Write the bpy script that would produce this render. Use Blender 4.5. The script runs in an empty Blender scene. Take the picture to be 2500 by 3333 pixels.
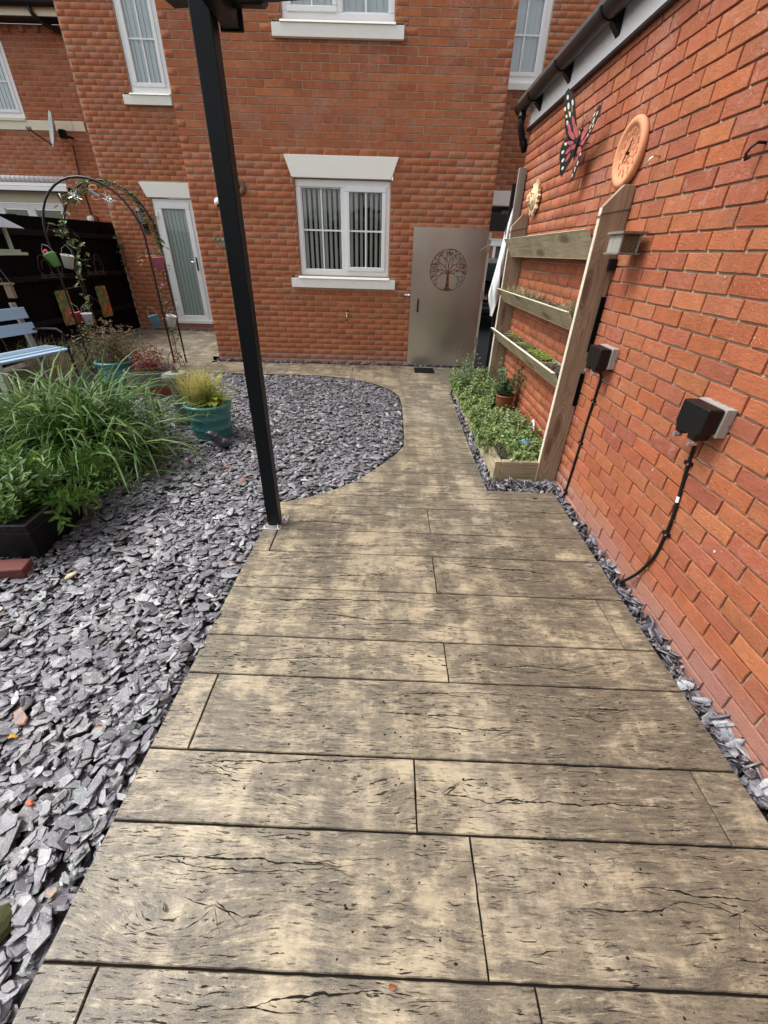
import bpy, bmesh, math, random
import numpy as np
from mathutils import Vector, Matrix, Euler, Quaternion
random.seed(7); RNG = np.random.default_rng(7)
SC = bpy.context.scene
COL = SC.collection
PI = math.pi
R = math.radians

# ------------------------------------------------------------------ camera
CAM_H = 1.5
PITCH = math.atan2(844.7, 1340.0); ROLL = math.atan2(60, 2124)
cd = bpy.data.cameras.new('camera'); cam = bpy.data.objects.new('camera', cd); COL.objects.link(cam)
Rv, Uv = Vector((1, 0, 0)), Vector((0, math.sin(PITCH), math.cos(PITCH)))
Fv = Vector((0, math.cos(PITCH), -math.sin(PITCH)))
cr, sr = math.cos(ROLL), math.sin(ROLL)
X = Rv * cr + Uv * sr; Y = -Rv * sr + Uv * cr; Z = -Fv
M = Matrix((X, Y, Z)).transposed().to_4x4(); M.translation = Vector((0, 0, CAM_H))
cam.matrix_world = M
cd.sensor_fit = 'VERTICAL'; cd.sensor_height = 24.0; cd.lens = 24.0 * 1340 / 3333
cd.clip_start = 0.02; cd.clip_end = 300
SC.camera = cam

def cam_px(P):
    """pixel in the 2500 x 3333 photograph of a world point (used only to pick which pieces show largest)"""
    d = Vector(P) - Vector((0, 0, CAM_H))
    w = d.dot(Fv)
    if w < 0.02: return None
    return 1250 + 1340 * d.dot(X) / w, 1666.5 - 1340 * d.dot(Y) / w, w

# ------------------------------------------------------------------ world and sun (overcast daylight)
W = bpy.data.worlds.new('World'); SC.world = W; W.use_nodes = True
wn, wl = W.node_tree.nodes, W.node_tree.links
for n in list(wn): wn.remove(n)
SUN_EL, SUN_ROT = R(56), R(-84)
sky = wn.new('ShaderNodeTexSky'); sky.sky_type = 'NISHITA'; sky.sun_disc = False
sky.sun_elevation = SUN_EL; sky.sun_rotation = SUN_ROT
sky.air_density = 1.0; sky.dust_density = 4.0; sky.ozone_density = 1.0
hs = wn.new('ShaderNodeHueSaturation'); hs.inputs['Saturation'].default_value = 0.16
bg = wn.new('ShaderNodeBackground'); bg.inputs['Strength'].default_value = 0.13
wo = wn.new('ShaderNodeOutputWorld')
wl.new(sky.outputs[0], hs.inputs['Color']); wl.new(hs.outputs[0], bg.inputs[0]); wl.new(bg.outputs[0], wo.inputs[0])
sd = bpy.data.lights.new('sun', 'SUN'); sd.energy = 1.35; sd.angle = R(26); sd.color = (1.0, 0.955, 0.88)
sun = bpy.data.objects.new('sun', sd); COL.objects.link(sun)
# Nishita rotation: direction to the sun = (sin(rot), cos(rot)) measured from +Y
sdir = Vector((math.sin(SUN_ROT) * math.cos(SUN_EL), math.cos(SUN_ROT) * math.cos(SUN_EL), math.sin(SUN_EL)))
sun.rotation_euler = sdir.to_track_quat('Z', 'Y').to_euler()
sun.location = (0, 0, 20)
SC.view_settings.view_transform = 'Standard'; SC.view_settings.look = 'None'
SC.view_settings.exposure = 1.08; SC.view_settings.gamma = 1.0
try: SC.view_settings.use_curve_mapping = False
except Exception: pass
SC.render.engine = 'CYCLES'
SC.cycles.max_bounces = 6; SC.cycles.diffuse_bounces = 3; SC.cycles.glossy_bounces = 3
SC.cycles.transmission_bounces = 4; SC.cycles.transparent_max_bounces = 8
SC.cycles.use_denoising = True

# ------------------------------------------------------------------ materials
class NT:
    def __init__(s, name):
        s.m = bpy.data.materials.new(name); s.m.use_nodes = True
        s.n, s.l = s.m.node_tree.nodes, s.m.node_tree.links
        s.b = s.n['Principled BSDF']; s.out = s.n['Material Output']
    def new(s, t, **k):
        n = s.n.new(t)
        for a, v in k.items(): setattr(n, a, v)
        return n
    def set(s, sock, v):
        if hasattr(v, 'is_linked') or isinstance(v, bpy.types.NodeSocket): s.l.new(v, sock)
        elif isinstance(v, (tuple, list)) and len(v) == 3 and sock.type == 'RGBA': sock.default_value = (*v, 1)
        else: sock.default_value = v
    def math(s, op, a, b=0.0, c=None, clamp=False):
        n = s.new('ShaderNodeMath', operation=op, use_clamp=clamp)
        s.set(n.inputs[0], a); s.set(n.inputs[1], b)
        if c is not None: s.set(n.inputs[2], c)
        return n.outputs[0]
    def pos(s, kind='world'):
        if kind == 'world': return s.new('ShaderNodeNewGeometry').outputs['Position']
        return s.new('ShaderNodeTexCoord').outputs['Object']
    def mapv(s, v, scale=(1, 1, 1), loc=(0, 0, 0), rot=(0, 0, 0)):
        n = s.new('ShaderNodeMapping'); s.set(n.inputs['Vector'], v)
        n.inputs['Scale'].default_value = scale; n.inputs['Rotation'].default_value = rot
        s.set(n.inputs['Location'], loc)
        return n.outputs[0]
    def addv(s, a, b):
        n = s.new('ShaderNodeVectorMath', operation='ADD'); s.set(n.inputs[0], a); s.set(n.inputs[1], b); return n.outputs[0]
    def scalev(s, a, f):
        n = s.new('ShaderNodeVectorMath', operation='SCALE'); s.set(n.inputs[0], a); s.set(n.inputs['Scale'], f); return n.outputs[0]
    def noise(s, v, scale=5, detail=4, rough=0.55, dist=0.0):
        n = s.new('ShaderNodeTexNoise'); s.set(n.inputs['Vector'], v)
        n.inputs['Scale'].default_value = scale; n.inputs['Detail'].default_value = detail
        n.inputs['Roughness'].default_value = rough; n.inputs['Distortion'].default_value = dist
        return n.outputs['Fac']
    def voro(s, v, scale=5, feature='F1', out='Distance', rnd=1.0):
        n = s.new('ShaderNodeTexVoronoi', feature=feature); s.set(n.inputs['Vector'], v)
        n.inputs['Scale'].default_value = scale; n.inputs['Randomness'].default_value = rnd
        return n.outputs[out]
    def voro2(s, v, scale=1.0, feature='F1', out='Distance'):
        n = s.new('ShaderNodeTexVoronoi', feature=feature, voronoi_dimensions='2D'); s.set(n.inputs['Vector'], v); n.inputs['Scale'].default_value = scale; return n.outputs[out]
    def ramp(s, f, stops, interp='LINEAR'):
        n = s.new('ShaderNodeValToRGB'); s.set(n.inputs[0], f); e = n.color_ramp; e.interpolation = interp
        while len(e.elements) < len(stops): e.elements.new(0.5)
        for el, (p, c) in zip(e.elements, stops):
            el.position = p; el.color = (*c, 1) if len(c) == 3 else c
        return n.outputs[0]
    def step(s, f, a, b):   # smooth 0..1 between a and b
        n = s.new('ShaderNodeMapRange'); n.interpolation_type = 'SMOOTHSTEP'
        s.set(n.inputs[0], f); n.inputs[1].default_value = a; n.inputs[2].default_value = b
        return n.outputs[0]
    def mix(s, f, a, b, mode='MIX'):
        n = s.new('ShaderNodeMix', data_type='RGBA', blend_type=mode)
        s.set(n.inputs[0], f); s.set(n.inputs[6], a); s.set(n.inputs[7], b)
        return n.outputs[2]
    def rnd(s):
        a = s.new('ShaderNodeAttribute', attribute_name='rnd').outputs['Fac']
        o = s.new('ShaderNodeObjectInfo').outputs['Random']
        return s.math('FRACT', s.math('ADD', a, o))
    def rnd2(s, r, k=7.31):
        return s.math('FRACT', s.math('MULTIPLY', r, k))
    def bump(s, h, strength=0.3, dist=0.01, nrm=None):
        n = s.new('ShaderNodeBump'); s.set(n.inputs['Height'], h)
        n.inputs['Strength'].default_value = strength; n.inputs['Distance'].default_value = dist
        if nrm is not None: s.set(n.inputs['Normal'], nrm)
        s.l.new(n.outputs[0], s.b.inputs['Normal']); return n.outputs[0]
    def fin(s, col=None, rough=None, metal=None, **k):
        if col is not None: s.set(s.b.inputs['Base Color'], col)
        if rough is not None: s.set(s.b.inputs['Roughness'], rough)
        if metal is not None: s.set(s.b.inputs['Metallic'], metal)
        for a, v in k.items(): s.set(s.b.inputs[a.replace('_', ' ')], v)
        return s.m

MATS = {}
def plain(name, col, rough=0.5, metal=0.0, var=0.12, nscale=8, bump=0.0, bscale=60):
    if name in MATS: return MATS[name]
    t = NT(name); p = t.pos()
    n = t.noise(p, nscale, 5)
    n2 = t.noise(p, nscale * 6, 3)
    f = t.math('MULTIPLY_ADD', t.math('ADD', n, n2), var * 2.0, 1 - var * 2.0)
    cc = t.new('ShaderNodeVectorMath', operation='SCALE'); cc.inputs[0].default_value = col; t.set(cc.inputs['Scale'], f)
    r = t.math('MULTIPLY_ADD', n2, 0.2, rough - 0.1, clamp=True)
    if bump: t.bump(t.noise(p, bscale, 4), bump, 0.004)
    MATS[name] = t.fin(cc.outputs[0], r, metal); return MATS[name]

def mat_brick(name, tones, dust=True, speck=0.75, bs=.85):
    t = NT(name); p = t.pos(); r = t.rnd()
    r2 = t.rnd2(r); r3 = t.rnd2(r, 13.7)
    base = t.ramp(r, [(i / (len(tones) - 1), tuple(v_ * .88 for v_ in c)) for i, c in enumerate(tones)])
    off = t.new('ShaderNodeCombineXYZ'); t.set(off.inputs[0], t.math('MULTIPLY', r, 37)); t.set(off.inputs[1], t.math('MULTIPLY', r2, 23))
    q = t.addv(p, off.outputs[0])
    n1 = t.noise(q, 14, 6, 0.65); n2 = t.noise(q, 120, 4, 0.7)
    v = t.math('MULTIPLY_ADD', n1, 0.7, 0.66); v = t.math('MULTIPLY', v, t.math('MULTIPLY_ADD', n2, 0.5, 0.75))
    v = t.math('MULTIPLY', v, t.math('MULTIPLY_ADD', r3, 0.20, 0.90))
    sc = t.scalev(base, v)
    # pale dusting on some bricks, and lime flecks
    pale = t.math('MULTIPLY', t.step(t.noise(q, 22, 5, 0.7), 0.52, 0.72), t.step(r2, 0.62, 1.0))
    col = t.mix(t.math('MULTIPLY', pale, 0.55), sc, (0.46, 0.28, 0.25))
    fl = t.math('MULTIPLY', t.step(t.voro(t.mapv(q, (1, 1, .55)), 75), 0.16, 0.08), t.step(t.noise(q, 9, 2), 0.5, 0.62))
    col = t.mix(t.math('MULTIPLY', fl, speck), col, (0.62, 0.5, 0.42))
    if dust:   # rain splash and lime bloom over the lowest courses
        z = t.new('ShaderNodeSeparateXYZ'); t.set(z.inputs[0], p)
        zz = t.math('MULTIPLY_ADD', t.noise(p, 3.2, 4), 0.16, t.math('ADD', z.outputs[2], -0.08))
        col = t.mix(t.math('MULTIPLY', t.step(zz, 0.24, 0.02), 0.75), col, (0.34, 0.19, 0.16))
    h = t.math('ADD', t.math('MULTIPLY', n1, 0.6), t.math('MULTIPLY', n2, 0.5))
    crease = t.noise(t.mapv(q, (40, 40, 90)), 1.0, 3, 0.6)
    h = t.math('ADD', h, t.math('MULTIPLY', crease, 0.35))
    t.bump(h, bs, 0.009 if bs > .5 else .004)
    zt_ = t.new('ShaderNodeSeparateXYZ'); t.set(zt_.inputs[0], p)
    bl = t.math('MULTIPLY', t.math('MULTIPLY', t.step(zt_.outputs[2], 1.1, 2.2), t.step(t.noise(p, 2.2, 5, .7), .46, .66)), t.step(t.noise(q, 60, 5, .75), .42, .62)); col = t.mix(t.math('MULTIPLY', bl, .42), col, (.50, .36, .32))
    MATS[name] = t.fin(col, 0.9, Specular_IOR_Level=0.12)
    return MATS[name]
BR_NEAR = mat_brick('brick_orange_red', [(.41, .134, .064), (.37, .120, .066), (.42, .156, .074), (.35, .118, .074), (.41, .134, .062), (.385, .146, .074), (.41, .124, .060), (.325, .108, .070)])
BR_HOUSE = mat_brick('brick_house_red', [(.44, .145, .066), (.37, .125, .066), (.46, .165, .072), (.39, .138, .070), (.43, .135, .062), (.40, .155, .072)], speck=0.35, bs=.35)
def mat_mortar(name, c):
    t = NT(name); p = t.pos()
    n = t.noise(p, 9, 5); n2 = t.noise(p, 160, 3)
    v = t.math('MULTIPLY', t.math('MULTIPLY_ADD', n, .6, .7), t.math('MULTIPLY_ADD', n2, .6, .7))
    t.bump(n2, 0.6, 0.004)
    MATS[name] = t.fin(t.scalev(c, v), 0.95); return MATS[name]
MORTAR = mat_mortar('mortar_buff', (.40, .34, .25)); MORTAR_H = mat_mortar('mortar_house', (.42, .34, .24))

def mat_board():
    t = NT('stamped_concrete_oak'); p = t.pos(); r = t.rnd(); r2 = t.rnd2(r, 5.77)
    off = t.new('ShaderNodeCombineXYZ'); t.set(off.inputs[0], t.math('MULTIPLY', r, 31)); t.set(off.inputs[1], t.math('MULTIPLY', r2, 17))
    q = t.addv(p, off.outputs[0])
    warp = t.noise(t.mapv(q, (1.3, 3.2, 1)), 2.0, 3)          # makes the grain wander
    kn = t.voro(t.mapv(q, (1.1, 3.1, .01)), .9)               # grain flows round a few knots
    wq = t.new('ShaderNodeCombineXYZ')
    t.set(wq.inputs[1], t.math('ADD', t.math('MULTIPLY', warp, 0.055), t.math('MULTIPLY', t.step(kn, .30, .0), 0.06)))
    g = t.addv(q, wq.outputs[0])
    c1 = t.noise(t.mapv(p, (1.6, 1.9, 1)), 1.5, 6, 0.68, .5); c2 = t.noise(t.mapv(q, (1.6, 4.0, 1)), 2.6, 7, 0.74, 0.6)
    c3 = t.noise(t.mapv(p, (6.5, .9, 1)), 1.0, 4, 0.62, .3); c4 = t.noise(t.mapv(p, (14, 9, 1)), 1.0, 5, 0.7, .4)
    sx_ = t.new('ShaderNodeSeparateXYZ'); t.set(sx_.inputs[0], p)
    side = t.math('MULTIPLY', t.step(sx_.outputs[0], .2, 1.1), .040)      # more powder left along the wall side
    cloud = t.math('ADD', t.math('MULTIPLY', c1, .36), t.math('ADD', t.math('MULTIPLY', c2, .26), t.math('ADD', t.math('MULTIPLY', c3, .26), t.math('MULTIPLY_ADD', c4, .22, side))))
    cl = t.step(cloud, 0.478, 0.600)
    warm = t.step(t.noise(t.mapv(p, (.9, .5, 1), loc=(4, 0, 0)), 1.0, 3), .30, .52)
    f1 = t.noise(t.mapv(g, (8, 60, 1)), 1.0, 4, 0.62); f2 = t.noise(t.mapv(g, (24, 170, 1)), 1.0, 3, 0.6)
    f3 = t.noise(t.mapv(g, (60, 150, 1)), 1.0, 3, 0.65)
    gr = t.noise(q, 420, 2, .6)
    cream = t.mix(t.step(c2, .35, .65), (.375, .312, .205), (.24, .20, .14))
    cream = t.mix(warm, t.mix(.35, cream, (.33, .31, .27)), cream)
    grey = t.mix(t.step(c4, .35, .65), (.040, .033, .023), (.105, .084, .055))
    col = t.mix(t.math('MULTIPLY', cl, 0.82), cream, grey)
    fine = t.math('ADD', t.math('MULTIPLY', f1, .46), t.math('ADD', t.math('MULTIPLY', f2, .30), t.math('MULTIPLY', f3, .24)))
    fg = t.math('MULTIPLY', t.step(fine, 0.49, 0.585), t.math('MULTIPLY_ADD', cl, 0.68, 0.26))
    col = t.mix(fg, col, (.060, .050, .040))
    lightf = t.math('MULTIPLY', t.step(fine, 0.47, 0.38), 0.5)
    col = t.mix(lightf, col, (.47, .40, .285))
    col = t.mix(t.math('MULTIPLY', t.step(gr, .45, .62), .16), col, (.55, .50, .42))
    # short dark dashes and pores
    d1 = t.noise(t.mapv(g, (20, 185, 1)), 1.0, 4, 0.6)
    dm = t.step(t.noise(t.mapv(q, (2.2, 3.5, 1)), 2.0, 3), 0.40, 0.60)
    dash = t.math('MULTIPLY', t.step(d1, 0.592, 0.635), dm)
    wig = t.new('ShaderNodeCombineXYZ'); t.set(wig.inputs[1], t.math('MULTIPLY', t.noise(t.mapv(q, (9, 4, 1)), 1.0, 4, 0.65), 0.04))
    cc = t.addv(q, wig.outputs[0])
    e2 = t.voro(t.mapv(cc, (6.0, 24.0, .01), loc=(3.1, 1.7, 0)), 1.0, 'DISTANCE_TO_EDGE')
    em2 = t.step(t.noise(t.mapv(q, (2.0, 5.0, 1), loc=(9, 2, 0)), 1.3, 3), 0.50, 0.64)
    crack2 = t.math('MULTIPLY', t.math('MULTIPLY', t.step(e2, 0.06, 0.02), em2), 0.6)
    dark = dash
    col = t.mix(t.math('MULTIPLY', dark, 0.92), col, (.010, .009, .008))
    h = t.math('ADD', t.math('MULTIPLY', fine, .75), t.math('MULTIPLY', c2, .35))
    h = t.math('ADD', h, t.math('MULTIPLY', gr, .05))
    h = t.math('SUBTRACT', h, t.math('MULTIPLY', dark, 0.9))
    t.bump(h, 0.75, 0.006)
    rough = t.math('MULTIPLY_ADD', cl, 0.10, 0.34)
    MATS['board'] = t.fin(col, t.math('MAXIMUM', rough, t.math('MULTIPLY', dark, .9)), Specular_IOR_Level=t.math('MULTIPLY_ADD', dark, -.42, .45)); return MATS['board']
BOARD = mat_board()

def mat_slate():
    t = NT('slate_chippings'); p = t.pos(); r = t.rnd(); r2 = t.rnd2(r, 9.13)
    base = t.ramp(r, [(0, (.096, .092, .112)), (.16, (.145, .142, .168)), (.30, (.058, .050, .058)), (.44, (.19, .19, .215)), (.58, (.105, .098, .118)), (.68, (.122, .142, .140)), (.78, (.25, .25, .275)), (.88, (.062, .048, .053)), (.94, (.18, .17, .19)), (1.0, (.37, .37, .39))])
    n = t.noise(t.addv(p, t.new('ShaderNodeCombineXYZ').outputs[0]), 26, 6, 0.7); n2 = t.noise(p, 150, 3, 0.7)
    col = t.scalev(base, t.math('MULTIPLY', t.math('MULTIPLY_ADD', n, 1.5, .30), t.math('MULTIPLY_ADD', n2, .7, .65)))
    lime = t.math('MULTIPLY', t.step(n, 0.50, 0.64), t.step(r2, 0.45, .9))
    col = t.mix(t.math('MULTIPLY', lime, 0.6), col, (.46, .45, .46))
    dust = t.math('MULTIPLY', t.step(n2, .54, .66), t.step(n, .42, .6)); col = t.mix(t.math('MULTIPLY', dust, .45), col, (.50, .50, .52))
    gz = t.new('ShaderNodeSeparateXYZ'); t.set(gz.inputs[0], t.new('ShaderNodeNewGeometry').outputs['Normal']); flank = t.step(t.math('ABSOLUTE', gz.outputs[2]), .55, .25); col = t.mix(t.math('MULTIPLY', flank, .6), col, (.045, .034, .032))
    rust = t.step(t.rnd2(r, 21.3), 0.993, 0.996)
    col = t.mix(t.math('MULTIPLY', rust, t.step(n, .4, .6)), col, (.30, .14, .07))
    t.bump(t.math('ADD', n, t.math('MULTIPLY', n2, .4)), 0.5, 0.006)
    MATS['slate'] = t.fin(col, t.math('MULTIPLY_ADD', n2, .25, .27), Specular_IOR_Level=0.6); return MATS['slate']
SLATE = mat_slate()
def mat_soil():
    t = NT('dark_soil'); p = t.pos(); n = t.noise(p, 30, 6, .7); n2 = t.noise(p, 4, 3)
    col = t.ramp(n, [(.3, (.018, .014, .012)), (.6, (.06, .042, .030)), (.8, (.12, .09, .065))])
    t.bump(n, .9, .02); MATS['soil'] = t.fin(t.mix(n2, col, (.035, .03, .026)), .95); return MATS['soil']
SOIL = mat_soil()

def mat_wood(name, light, dark, axis='z', green=0.0, rough=.8, gs=1.0, knots=True):
    t = NT(name); p = t.pos('object'); r = t.rnd()
    off = t.new('ShaderNodeCombineXYZ'); t.set(off.inputs[0], t.math('MULTIPLY', r, 9)); t.set(off.inputs[2], t.math('MULTIPLY', r, 5)); t.set(off.inputs[1], t.math('MULTIPLY', r, 3))
    q = t.addv(p, off.outputs[0])
    lo, hi = 1.5 * gs, 75 * gs
    sc = {'z': (hi, hi, lo), 'x': (lo, hi, hi), 'y': (hi, lo, hi)}[axis]
    sk = {'z': (7, .01, 2.6), 'x': (2.6, .01, 7), 'y': (.01, 2.6, 7)}[axis]
    sk = {'z': (5.5, 1, 1.25), 'x': (1.25, 1, 5.5), 'y': (1, 1.25, 5.5)}[axis]
    rk = {'z': (PI / 2, 0, 0), 'x': (PI / 2, 0, 0), 'y': (0, PI / 2, 0)}[axis]
    kd = t.voro2(t.mapv(q, sk, rot=rk), 1.0) if knots else None
    qq = q
    if knots:
        w = t.new('ShaderNodeCombineXYZ'); kk = t.math('MULTIPLY', t.step(kd, .42, .02), .10)
        for i in range(3): t.set(w.inputs[i], kk)
        qq = t.addv(q, w.outputs[0])
    g = t.noise(t.mapv(qq, sc), 1.0, 5, .6, .3); g2 = t.noise(t.mapv(qq, tuple(a * 3.2 for a in sc)), 1.0, 3, .6)
    g3 = t.noise(q, 3, 3)
    f = t.math('ADD', t.math('MULTIPLY', g, .62), t.math('ADD', t.math('MULTIPLY', g2, .25), t.math('MULTIPLY', g3, .25)))
    col = t.ramp(f, [(.36, dark), (.50, tuple((a + b) / 2 for a, b in zip(light, dark))), (.66, light)])
    if knots:
        k = t.step(kd, .105, .085); col = t.mix(t.math('MULTIPLY', k, .8), col, (.13, .06, .032))
        k2 = t.math('MULTIPLY', t.math('MULTIPLY', t.step(kd, .16, .125), t.step(kd, .095, .115)), .7); col = t.mix(k2, col, dark)
    if green: col = t.mix(t.math('MULTIPLY', t.step(t.noise(p, 5, 4), .42, .62), green), col, (.10, .15, .045))
    t.bump(t.math('ADD', g, t.math('MULTIPLY', g2, .5)), .35, .004)
    MATS[name] = t.fin(col, rough); return MATS[name]
WOOD = mat_wood('weathered_timber', (.37, .270, .180), (.125, .085, .060))
WOODH = mat_wood('planter_timber', (.46, .385, .255), (.15, .12, .075), axis='y', green=.30)
WOODX = mat_wood('sleeper_timber', (.38, .31, .21), (.13, .10, .06), axis='x', green=.3)
WOODPALE = mat_wood('pale_sawn_edge', (.66, .62, .50), (.48, .43, .32), axis='y', knots=False)
WOODBLK = mat_wood('black_stained_fence', (.0065, .005, .005), (.003, .0025, .0025), axis='z', rough=.9, knots=False)
WOODBLKH = mat_wood('black_stained_rail', (.013, .011, .011), (.006, .005, .005), axis='y', rough=.5, knots=False)
for _m in (WOODBLK, WOODBLKH): _m.node_tree.nodes['Principled BSDF'].inputs['Specular IOR Level'].default_value = .06
WHITE = plain('white_upvc', (.84, .85, .86), .3, 0, .03)
STONEW = plain('white_cast_stone', (.86, .85, .79), .8, 0, .05, bump=.2)
CREAM = plain('cream_cast_stone', (.72, .67, .52), .8, 0, .07, bump=.2)
BLKMETAL = plain('black_powder_coat', (.0035, .006, .0075), .42, 0, .08)
BLKMETAL.node_tree.nodes['Principled BSDF'].inputs['Specular IOR Level'].default_value = .22
BLKPL = plain('black_plastic', (.0065, .0065, .007), .45, 0, .1)
BLKPL.node_tree.nodes['Principled BSDF'].inputs['Specular IOR Level'].default_value = .28
GUTTER = plain('brown_black_pvc', (.008, .006, .0055), .45, 0, .1)
GREYPL = plain('grey_plastic', (.33, .32, .30), .45, 0, .04)
STEELD = plain('galvanised_steel', (.55, .56, .57), .38, .85, .1)
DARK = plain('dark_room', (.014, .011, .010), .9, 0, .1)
IRON = plain('black_iron', (.014, .013, .013), .45, .3, .15)
RUST = plain('rusty_wire', (.06, .045, .04), .6, .4, .2)
TURQ = plain('turquoise_glaze', (.050, .205, .205), .38, 0, .16, nscale=5)
TERRA = plain('terracotta', (.62, .27, .14), .8, 0, .09, bump=.2)
TERRAD = plain('ribbed_brown_terracotta', (.22, .085, .035), .6, 0, .15)
SUNST = plain('buff_plaster', (.68, .50, .31), .85, 0, .10, bump=.3)
STONEG = plain('mossy_stone', (.11, .125, .10), .85, 0, .25, nscale=14, bump=.6)
STONEL = plain('lichened_stone', (.19, .20, .17), .85, 0, .22, nscale=18, bump=.5)
GREYST = plain('wet_grey_stone', (.055, .057, .064), .35, 0, .2, bump=.4)
BLUEW = plain('pale_blue_paint', (.33, .46, .60), .45, 0, .06)
GREENW = plain('pale_green_paint', (.40, .47, .36), .6, 0, .10)
GREYW = mat_wood('grey_weathered_wood', (.30, .29, .26), (.13, .12, .11), axis='z', knots=False)
SHEET = plain('white_plastic_sheet', (.72, .75, .77), .35, 0, .05, bump=.3, bscale=14)
GREENP = plain('dark_green_wood', (.018, .05, .022), .5, 0, .2)
BRASS = plain('brass', (.55, .38, .12), .35, .9, .1)
TARMAC = plain('dark_tarmac', (.022, .027, .032), .55, 0, .2, bump=.4)
BLIND = plain('vertical_blind_fabric', (.84, .84, .80), .85, 0, .05)
BLINDU = plain('upper_blind_fabric', (.78, .84, .88), .85, 0, .05)
PAVER = plain('dark_red_paver', (.15, .045, .04), .8, 0, .2, bump=.5)
CARP = plain('black_car_paint', (.008, .010, .012), .12, .2, .1)
CHROME = plain('chrome_trim', (.75, .77, .78), .15, 1, .05)
CARGL = plain('car_glass', (.02, .028, .03), .06, 0, .1)
LETTER = plain('white_lettering', (.80, .80, .80), .5)
BARK = plain('woody_stem', (.075, .05, .03), .85, 0, .25)
CLEARG = plain('lantern_glass', (.30, .30, .28), .12, 0, .05)

def mat_glass():
    t = NT('window_glass')
    g = t.new('ShaderNodeBsdfGlossy'); g.inputs['Roughness'].default_value = 0.03; g.inputs['Color'].default_value = (.95, .97, 1, 1)
    tr = t.new('ShaderNodeBsdfTransparent'); tr.inputs['Color'].default_value = (.95, .97, .96, 1)
    fr = t.new('ShaderNodeFresnel'); fr.inputs['IOR'].default_value = 1.45
    mx = t.new('ShaderNodeMixShader'); t.l.new(t.math('MULTIPLY_ADD', fr.outputs[0], .8, .02), mx.inputs[0])
    t.l.new(tr.outputs[0], mx.inputs[1]); t.l.new(g.outputs[0], mx.inputs[2]); t.l.new(mx.outputs[0], t.out.inputs[0])
    return t.m
GLASS = mat_glass()

def mat_steel():
    t = NT('brushed_steel'); p = t.pos('object')
    n = t.noise(t.mapv(p, (260, 260, 3)), 1.0, 3, .6); c = t.noise(p, 2.2, 4)
    sm = t.voro(t.mapv(p, (1, .1, 1), loc=(.12, 0, .35)), 1.4)
    t.bump(n, .05, .001)
    col = t.scalev((.60, .59, .56), t.math('MULTIPLY_ADD', c, .28, .84))
    MATS['steel'] = t.fin(col, t.math('MULTIPLY_ADD', c, .12, .24), 1.0); return MATS['steel']
STEEL = mat_steel()

def mat_leaf(name, tones, rough=.45, trans=.25, edge=None, spec=.4):
    t = NT(name); r = t.rnd(); p = t.pos()
    base = t.ramp(r, [(i / max(1, len(tones) - 1), c) for i, c in enumerate(tones)])
    n = t.noise(p, 18, 3)
    col = t.scalev(base, t.math('MULTIPLY_ADD', n, .8, .6))
    t.fin(col, rough, Specular_IOR_Level=spec)
    tl = t.new('ShaderNodeBsdfTranslucent'); t.l.new(col, tl.inputs[0])
    mx = t.new('ShaderNodeMixShader'); mx.inputs[0].default_value = trans
    t.l.new(t.b.outputs[0], mx.inputs[1]); t.l.new(tl.outputs[0], mx.inputs[2]); t.l.new(mx.outputs[0], t.out.inputs[0])
    MATS[name] = t.m; return t.m
L_IRIS = mat_leaf('strap_leaf', [(.044, .11, .018), (.072, .155, .024), (.030, .078, .014), (.10, .185, .035), (.048, .115, .028), (.16, .215, .045)], .42, spec=.28)
L_LANCE = mat_leaf('lance_leaf', [(.075, .165, .03), (.052, .12, .025), (.125, .23, .045), (.065, .145, .03)], .45)
L_MINT = mat_leaf('variegated_mint_leaf', [(.13, .21, .05), (.20, .29, .085), (.09, .16, .04), (.30, .37, .15), (.15, .24, .06), (.44, .47, .24)], .5)
L_MINTD = mat_leaf('mint_leaf', [(.085, .16, .06), (.12, .19, .08), (.06, .12, .045), (.15, .22, .10)], .5)
L_THYME = mat_leaf('dry_thyme_leaf', [(.12, .11, .06), (.09, .085, .05), (.14, .14, .075)], .7)
L_FERN = mat_leaf('lime_fern', [(.40, .46, .05), (.30, .38, .04), (.50, .52, .09), (.28, .27, .05)], .5, .35)
L_FEATHER = mat_leaf('feather_grass', [(.50, .44, .15), (.36, .36, .10), (.60, .52, .24), (.42, .34, .13)], .6, .35)
L_DRY = mat_leaf('dry_seed_heads', [(.16, .085, .045), (.11, .06, .035), (.24, .15, .08), (.20, .17, .07)], .7)
L_ACER = mat_leaf('dark_red_acer_leaf', [(.22, .025, .018), (.14, .018, .015), (.30, .05, .03)], .5)
L_VINE = mat_leaf('climber_leaf', [(.10, .17, .055), (.16, .24, .10), (.07, .12, .04), (.22, .25, .10), (.12, .10, .05)], .5)
L_SUCC = mat_leaf('lime_succulent', [(.38, .46, .08), (.30, .40, .07), (.20, .30, .06)], .5)
L_STRAW = mat_leaf('straw_grass', [(.34, .28, .14), (.24, .19, .10), (.42, .36, .20)], .7)
L_EUCA = mat_leaf('eucalyptus_leaf', [(.22, .32, .24), (.30, .40, .30)], .6)
PETAL_PINK = mat_leaf('pink_petal', [(.75, .12, .28), (.85, .22, .38)], .5)
PETAL_PURP = mat_leaf('purple_petal', [(.42, .08, .50), (.65, .35, .65)], .5)
PETAL_CORAL = mat_leaf('coral_petal', [(.75, .28, .16), (.80, .40, .25)], .5)

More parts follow.
